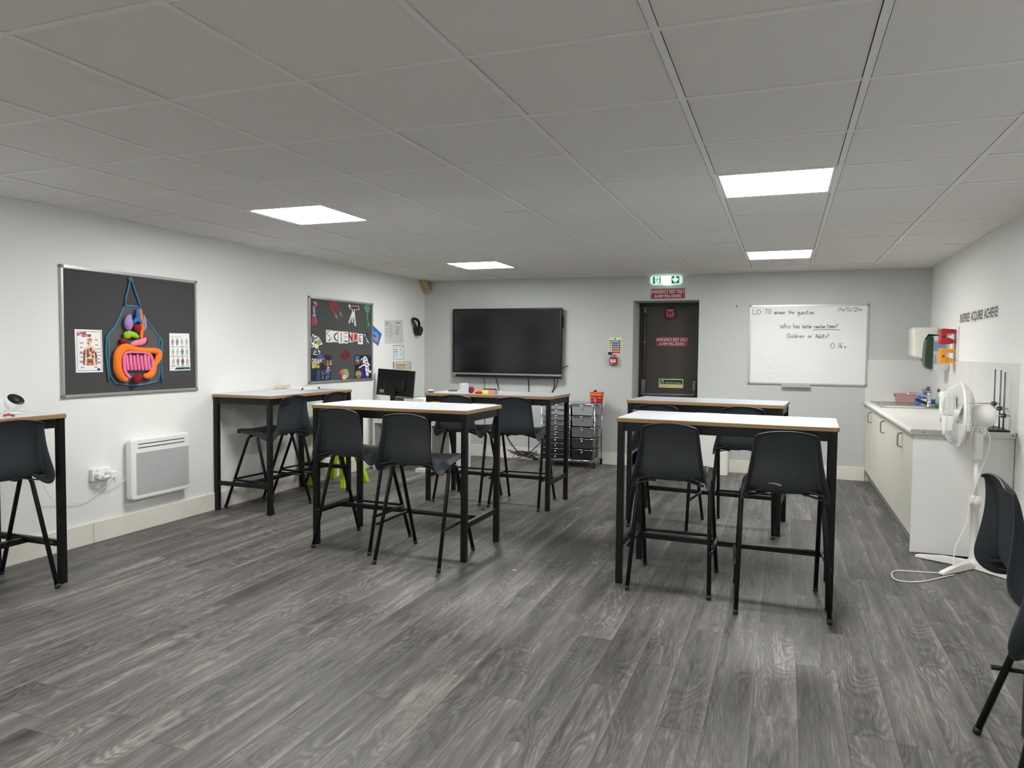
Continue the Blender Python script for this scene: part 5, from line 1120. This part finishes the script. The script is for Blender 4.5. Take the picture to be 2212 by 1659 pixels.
MB().box(X0, Y0, .755, X1, Y1, .762).build('top_tray', mat('tray_grey', rgb(150,153,154), .3, metal=.3), e)
for x in (X0, X1):
    for y in (Y0, Y1):
        c = MB().lathe([(.0,-.011),(.022,-.011),(.024,0),(.022,.011),(0,.011)], 16, Matrix.Translation((x, y, .025)) @ Matrix.Rotation(math.pi/2, 4, 'Y')).build('castor', M_black, e)
        MB().box(x-.014, y-.012, .035, x+.014, y+.012, .066).build('castor_fork', M_black, c)
def drawer(xa, xb, zt, h_, col, tap):
    m = MB(); f = lambda u, v, d=0: Vector((u, Y0+.004+d, v))
    mt = mat('drawer_%d' % col, rgb(col, col+3, col+5), .25)
    P = [(xa+tap, zt-h_), (xb-tap, zt-h_), (xb-.006, zt-.006), (xa+.006, zt-.006)]
    Q = [(xa+tap+.006, zt-h_), (xb-tap-.006, zt-h_), (xb-.012, zt-.006), (xa+.012, zt-.006)]
    vs = [f(*q_, 0) for q_ in P]+[f(*q_, .33) for q_ in Q]
    m.add(vs, [(0,1,2,3),(7,6,5,4),(0,4,5,1),(1,5,6,2),(2,6,7,3),(3,7,4,0)]); m.box(xa, Y0-.002, zt-.006, xb, Y0+.34, zt)
    d_ = m.build('drawer', mt, e, bevel=.002)
    MB().lathe([(.005,0),(.005,.008),(.012,.012),(.012,.020),(0,.026)], 12, Matrix.Translation(((xa+xb)/2, Y0+.004, zt-.026)) @ Matrix.Rotation(math.pi/2, 4, 'X')).build('knob', M_chrome, d_)
for k, col in enumerate((150, 116, 92, 46, 22)): 
    drawer(XM+.012, X1-.012, .735-.131*k, .112, col, .018)
    for s in (XM, X1): MB().tube([Vector((s, Y0, .737-.131*k)), Vector((s, Y1, .737-.131*k))], .004, 6).build('side_rail', M_chrome, e)
    MB().tube([Vector((XM, Y0, .737-.131*k)), Vector((X1, Y0, .737-.131*k))], .004, 6).build('front_rail', M_chrome, e)
for k, col in enumerate((152, 146, 112, 108, 76, 70, 40, 36, 20, 16)):
    drawer(X0+.012, XM-.012, .735-.0655*k, .052, col, .004); MB().tube([Vector((X0, Y0, .737-.0655*k)), Vector((XM, Y0, .737-.0655*k))], .0035, 6).build('front_rail', M_chrome, e)
bk = bpy.data.materials.new('woven_stripes'); bk.use_nodes = True; nt = bk.node_tree; tc = nt.nodes.new('ShaderNodeTexCoord'); sp = nt.nodes.new('ShaderNodeSeparateXYZ'); nt.links.new(tc.outputs['Object'], sp.inputs[0])
mr = nt.nodes.new('ShaderNodeMapRange'); mr.inputs[1].default_value = 0; mr.inputs[2].default_value = .14; nz = nt.nodes.new('ShaderNodeTexNoise'); nz.inputs['Scale'].default_value = 90
ad = nt.nodes.new('ShaderNodeMath'); ad.operation = 'MULTIPLY_ADD'; ad.inputs[1].default_value = .02; nt.links.new(tc.outputs['Object'], nz.inputs['Vector']); nt.links.new(nz.outputs['Fac'], ad.inputs[0]); nt.links.new(sp.outputs[2], ad.inputs[2]); nt.links.new(ad.outputs[0], mr.inputs[0])
cr = nt.nodes.new('ShaderNodeValToRGB'); nt.links.new(mr.outputs[0], cr.inputs[0]); cr.color_ramp.interpolation = 'CONSTANT'
el = cr.color_ramp.elements; cols = [(0,(150,16,70)),(.22,(214,64,40)),(.34,(176,24,66)),(.50,(232,128,44)),(.60,(172,26,52)),(.74,(236,160,60)),(.84,(226,84,44))]
el[0].position = 0; el[0].color = rgb(*cols[0][1]); el[1].position = cols[1][0]; el[1].color = rgb(*cols[1][1])
for p_, c_ in cols[2:]: x_ = el.new(p_); x_.color = rgb(*c_)
nt.links.new(cr.outputs[0], nt.nodes['Principled BSDF'].inputs['Base Color']); nt.nodes['Principled BSDF'].inputs['Roughness'].default_value = .8
b = empty('woven_basket', (-2.312, 6.91, .7625), 0, 'small red, pink and orange striped woven basket on the trolley', 'basket')
m = MB()
n = 10
for k in range(n):
    z = .13*k/n; s_ = .056+.012*k/n; m.tube([Vector((x_, y_, z+.0075)) for x_, y_ in rrect(-s_, -s_, s_, s_, .012, 3)], .0078, 6, closed=True)
m.box(-.058, -.058, .001, .058, .058, .12); m.build('woven_body', bk, b)
MB().rbox(-.035, -.02, .132, .0, .01, .155, .006).build('black_clip', M_black, b)

# white pedestal unit beside the emergency door
e = empty('white_storage_unit', (-.965, 6.99, 0), 0, 'low white storage unit against the far wall, just right of the emergency door', 'cabinet'); iv = Matrix.Translation(-e.location)
MB().rbox(-1.142, 6.842, .475, -.795, 7.13, .742, .004, 0, iv).build('drawer_front', M_cabw, e)
MB().rbox(-1.135, 6.856, .085, -.90, 7.12, .467, .003, 0, iv).build('door', M_cabw, e)
MB().rbox(-.905, 6.842, .001, -.795, 7.13, .467, .01, 0, iv).build('side_panel', M_cabw, e)

# ================================================================ TEACHER'S DESK CORNER
e = empty('office_desk', (-4.18, 6.0, 0), 0, 'white desk in the far left corner holding the computer monitor', 'desk'); iv = Matrix.Translation(-e.location)
MB().rbox(-4.69, 5.745, .715, -3.665, 6.32, .74, .003, 0, iv).build('desktop', M_cabw, e)
MB().rbox(-4.66, 5.755, .525, -3.69, 5.773, .715, .001, 0, iv).build('front_apron', M_cabw, e)
MB().rbox(-4.68, 5.76, .0, -4.655, 6.30, .715, .002, 0, iv).build('side_panel', M_cabw, e); MB().rbox(-3.70, 5.76, .0, -3.675, 6.30, .715, .002, 0, iv).build('side_panel', M_cabw, e)
MB().rbox(-4.655, 6.02, .06, -3.70, 6.035, .70, .001, 0, iv).build('back_panel', mat('panel_shade_grey', rgb(176,174,166), .6), e)  # shade below the apron is put into this panel's colour
MB().rbox(-3.99, 5.79, .0, -3.93, 6.28, .715, .002, 0, iv).build('pedestal_panel', M_cabw, e)
MB().rbox(-4.64, 5.70, .0, -4.58, 5.757, .035, .002, 0, iv).build('foot', M_cabw, e); MB().rbox(-4.08, 5.68, .0, -3.98, 5.79, .04, .002, 0, iv).build('foot', M_cabw, e)
e = empty('monitor_riser', (-4.40, 6.15, .7405), 0, 'grey monitor shelf on the white desk', 'shelf')
MB().box(-.17, -.10, .06, .15, .10, .072).build('shelf_board', C(120,122,122), e)
for x in (-.15, .13): MB().box(x-.008, -.10, 0, x+.008, .10, .06).build('leg', C(150,152,152), e)
mo = empty('computer_monitor', (-4.455, 5.87, .742), .06, 'black computer monitor on the white desk, seen from behind', 'monitor')
TL = Matrix.Rotation(-.13, 4, 'Y'); TLc = Matrix.Translation((0,0,.095)) @ Matrix.Rotation(math.radians(-4), 4, 'X') @ Matrix.Rotation(.055, 4, 'Y')
MB().rbox(-.235, -.012, 0, .235, .018, .305, .006, 0, TLc).build('screen_housing', M_black, mo); MB().rbox(-.13, -.045, .05, .13, -.010, .20, .02, 0, TLc).build('rear_bulge', M_black, mo)
MB().rbox(-.03, -.06, .0, .03, -.03, .21, .006).build('stand_neck', M_black, mo); MB().rbox(-.11, -.10, .0, .11, .06, .012, .004).build('stand_base', M_black, mo)
MB().box(-.19, -.014, .03, -.135, -.011, .065, 0, TLc).build('rating_label', C(150,152,154), mo)
for k in range(3): MB().tube(crom([Vector((.02+.02*k,-.045,.10)), Vector((.05+.02*k,-.08,.05)), Vector((.03+.035*k,-.06,.0)), Vector((.06+.04*k,-.03,.004))], 5), .003, 6).build('cable', M_dark, mo)
e = empty('cable_adapter', (-4.63, 5.775, .741), 0, 'white plug adapters and leads at the left foot of the monitor', 'adapter'); MB().rbox(-.03, -.02, 0, .03, .02, .05, .006).build('adapter', M_plas, e); MB().rbox(.04, -.03, 0, .065, -.01, .04, .006).build('adapter', M_plas, e)
MB().tube(crom([Vector((.03,0,.04)), Vector((.06,-.02,.06)), Vector((.10,0,.045)), Vector((.13,.0,.02))], 5), .004, 6).build('lead', M_plas, e)
x = pxw(911, 860, 1, 5.95).x
e = empty('paper_tray', (x, 5.95, .7405), 0, 'plain white box on the desk, left of the lime green one', 'box'); MB().rbox(-.065, -.08, 0, .065, .09, .075, .003).build('box_body', M_plas, e); MB().rbox(-.068, -.083, .06, .068, .093, .08, .003).build('lid', M_paper, e)
x = pxw(944, 864, 1, 5.95).x
e = empty('lime_box', (x, 5.95, .7405), 0, 'lime green box on the desk behind the screen table', 'box'); MB().rbox(-.045, -.05, 0, .06, .05, .08, .003).build('box_body', mat('lime_card', rgb(178,214,20), .5), e); MB().rbox(-.068, -.05, 0, -.045, .05, .078, .003).build('white_end', M_plas, e)

# lime chair behind
M_lime = mat('lime_plastic', rgb(164,200,20), .4)
e = empty('lime_chair', (-4.48, 4.775, 0), 0, 'lime green plastic chair with splayed legs by the left wall', 'chair')
MB().rbox(-.16, -.16, .41, .16, .16, .435, .012).build('seat', M_lime, e)
for sx in (-1, 1):
    for sy in (-1, 1):
        a = Vector((sx*.10, sy*.10, .415)); b_ = Vector((sx*.205, sy*.205, 0.0)); u_ = Vector((0,.034,0)); w_ = Vector((.028,0,0)); u2 = u_*.8; w2 = w_*.8
        MB().add([b_-u2-w2, b_+u2-w2, b_+u2+w2, b_-u2+w2, a-u_-w_, a+u_-w_, a+u_+w_, a-u_+w_], [(3,2,1,0),(4,5,6,7),(0,1,5,4),(1,2,6,5),(2,3,7,6),(3,0,4,7)]).build('leg', M_lime, e, bevel=.004)
MB().rbox(-.185, -.15, .50, -.16, .15, .765, .012).build('backrest', M_lime, e)
for s_ in (-1, 1): MB().rbox(-.18, s_*.11-.02, .42, -.155, s_*.11+.02, .52, .005).build('back_support', M_lime, e)

# ================================================================ SMALL THINGS ON THE TABLES
TZ = TH+.0006
# left-edge table: projector lamp etc.
e = empty('projector_lamp', (-4.375, 1.35, TZ), 0, 'white tilted projector lamp with a black round face, on the far left table', 'lamp')
N_ = Vector((.66, .02, .74)).normalized(); Q_ = N_.to_track_quat('Z', 'Y').to_matrix().to_4x4(); hc = Vector((.028, .02, .078)); HM2 = Matrix.Translation(hc) @ Q_ @ Matrix.Scale(.78, 4)
MB().lathe([(0,-.088),(.03,-.080),(.05,-.055),(.060,-.02),(.062,.0),(.060,.003)], 28, HM2).build('head_shell', M_plas, e)
MB().lathe([(.057,.0035),(.056,.006),(.03,.004),(0,.004)], 28, HM2).build('black_face', M_black, e); MB().lathe([(.026,.0045),(.02,.009),(0,.009)], 20, HM2).build('lens_ring', M_dark, e)
MB().rbox(-.03, -.045, 0, .055, .04, .006, .003).build('base', M_plas, e)
MB().prism(bez([(-.032,.002),(.004,.002),(.006,.05),(.002,.078),(-.016,.088),(-.036,.075),(-.038,.045)], 4), lambda u, v, d=0: Vector((u, d, v)), -.044, -.030).build('side_arm', M_plas, e, bevel=.003)
MB().prism(circ(-.016,.064,.013,None,20), lambda u, v, d=0: Vector((u, -d, v)), .044, .047).build('pivot_cap', M_plas, e)
e = empty('small_figure', (-4.19, 1.22, TZ), .4, 'little rust red plastic trinket on the far left table', 'trinket'); MB().lathe([(0,.0),(.012,.002),(.014,.01),(.008,.016),(0,.018)], 12).lathe([(0,.0),(.010,.002),(.011,.008),(0,.014)], 12, Matrix.Translation((.018,.006,0))).lathe([(0,.0),(.009,.002),(.010,.008),(0,.013)], 12, Matrix.Translation((-.017,-.004,0))).build('trinket', C(150,66,50), e); MB().rbox(-.005,-.022,0,.02,-.010,.004,.002).build('white_chip', M_plas, e)
e = empty('clear_case', (-4.47, 1.30, TZ), .1, 'clear plastic case at the very left picture edge', 'case'); MB().rbox(-.05, -.05, .0, .03, .03, .15, .01).build('case', mat('faint_clear', (1,1,1,1), .08, var=0, alpha=.2), e); MB().rbox(-.04, -.03, .002, .028, .0, .035, .004).build('black_block', M_black, e)
# wall-side table under the science board
b0 = pxw(620, 836, 0, -4.67); b1 = pxw(650, 831, 0, -4.67)
e = empty('display_folder', (-4.66, 4.13, TZ), 0, 'beige folder propped on the wall-side table', 'folder'); MB().rbox(-.03, -.10, .0, .02, .10, .012, .002).build('cover', C(196,186,172), e); MB().rbox(-.005, -.095, .012, .02, .095, .045, .004, 0, Matrix.Rotation(-.15, 4, 'Y')).build('raised_flap', C(200,190,178), e)
e = empty('white_tray', (-4.57, 4.30, TZ), .0, 'flat white plastic frame with black corner knobs on the wall-side table', 'tray')
for (a, b, c, d_) in ((-.10,-.14,-.085,.14), (.085,-.14,.10,.14), (-.085,-.14,.085,-.125), (-.085,.125,.085,.14)): MB().rbox(a, b, 0, c, d_, .016, .003).build('edge_bar', M_plas, e)
MB().box(-.085, -.125, .002, .085, .125, .005).build('base_sheet', M_paper, e)
for y in (-.13, .13): MB().lathe([(.011,0),(.011,.004),(0,.005)], 14, Matrix.Translation((.1005, y, .009)) @ Matrix.Rotation(math.pi/2, 4, 'Y')).build('corner_knob', M_black, e)
e = empty('white_page', (-4.58, 4.0, TZ), .05, 'plain sheet of paper lying on the wall-side table', 'paper'); MB().box(-.10, -.14, 0, .10, .14, .001).build('sheet', M_paper, e)
# screen table
def onT(px_, y): return pxw(px_, 845, 1, y).x
e = empty('board_rubber', (-3.247, 4.42, TZ), 0, 'white and dark red block at the left end of the screen table', 'eraser'); MB().rbox(-.02,-.02,0,.02,.02,.0125,.003).build('felt', C(60,24,30), e); MB().rbox(-.02,-.02,.012,.02,.02,.028,.004).build('grip', M_plas, e)
for k in range(4):
    tag(MB().rbox(-.038+.003*k, -.028, 0, .038+.002*k, .028, .0045, .001, 0, Matrix.Translation((onT(978, 4.70), 4.70, TZ+.0047*k)) @ Matrix.Rotation(.1*k, 4, 'Z')).build('booklet', C(*[(120,108,104),(150,140,132),(90,84,84),(128,120,112)][k])), ['lowest', 'second lowest', 'second highest', 'topmost'][k]+' little booklet in the brownish stack on the screen table', 'booklet', 'stack of booklets on the screen table')
x = onT(1003, 4.46)
e = empty('white_stand_mirror', (x, 4.46, TZ), 0, 'upright white rounded square panel on the screen table', 'panel'); MB().prism(rrect(-.042, .008, .042, .092, .012), lambda u, v, d=0: Vector((u, d, v)), -.006, .006).build('panel', mat('pale_blue_white', rgb(206,210,220), .3), e, bevel=.002); MB().rbox(-.045, -.03, 0, .045, .02, .008, .003).build('foot', M_plas, e); MB().prism(rrect(-.012,.078,.012,.086,.003), lambda u, v, d=0: Vector((u, -d, v)), .006, .0068).build('slot', M_paper, e)
x = onT(1018, 4.52)
e = empty('red_ball_speaker', (x, 4.52, TZ), 0, 'small red ball-shaped gadget with a black side, behind the white panel', 'gadget'); MB().lathe([(0,0),(.012,.001),(.024,.012),(.030,.030),(.024,.050),(.012,.059),(0,.061)], 22).build('ball', C(158,28,30), e); MB().lathe([(0,0),(.018,0),(.020,.012),(.014,.02)], 18, Matrix.Translation((-.026,-.014,.032)) @ Matrix.Rotation(-math.pi/2, 4, 'Y') @ Matrix.Rotation(.4, 4, 'X')).build('dark_disc', C(44,26,24), e); MB().rbox(.008,-.030,.022,.022,-.024,.042,.002).build('blue_spot', C(60,60,100), e)
x = onT(1034, 4.45)
e = empty('toy_boat', (x, 4.45, TZ), 0, 'red and orange toy like a small boat on the screen table', 'toy'); MB().prism([(-.026,.0),(.026,0),(.031,.02),(-.034,.02)], lambda u, v, d=0: Vector((u, d, v)), -.02, .02).build('red_hull', C(176,34,30), e, bevel=.003); MB().lathe([(.026,.02),(.02,.032),(.010,.036),(.012,.05),(0,.054)], 14).build('orange_top', C(232,150,84), e)
x = onT(1062, 4.47)
e = empty('pencil_box', (x, 4.47, TZ), .02, 'open box with yellow, coral and blue sections on the screen table', 'box')
for (a, b, c_) in ((-.078,-.022,(232,224,92)), (-.022,.04,(232,140,120)), (.04,.074,(110,154,180))): MB().rbox(a+.0005, -.032, 0, b-.0005, .03, .034, .002).build('coloured_section', C(*c_), e)
MB().rbox(.074, -.033, 0, .08, .03, .034, .001).build('end_wall', M_plas, e)
for k, (dx, c_, lb) in enumerate(((-.06,(40,44,60),'dark marker lying across the coloured pencil box, leftmost'), (-.03,(56,54,110),'blue marker lying across the coloured pencil box'), (.0,(30,34,50),'dark marker lying across the coloured pencil box, right of the blue one'), (.045,(214,120,60),'orange marker standing out at the right end of the pencil box'))):
    tag(MB().tube([Vector((x+dx-.02, 4.46+.008*k, TZ+.041)), Vector((x+dx+.04, 4.48-.004*k, TZ+.044))], .006, 8).build('marker_pen', C(*c_)), lb, 'pen')
# bits on the floor
tag(MB().prism([(0,0),(.03,.004),(.012,.02)], lambda u, v, d=0: Vector((-2.64+u, 4.19+v, d)), 0.0, .012).build('floor_scrap', M_black), 'small black scrap on the floor by the left-centre table', 'litter')
tag(MB().box(-1.79, 2.685, 0, -1.765, 2.69, .004, 0).build('floor_clip', M_plas), 'tiny white scrap on the floor right of the left-centre table', 'litter')
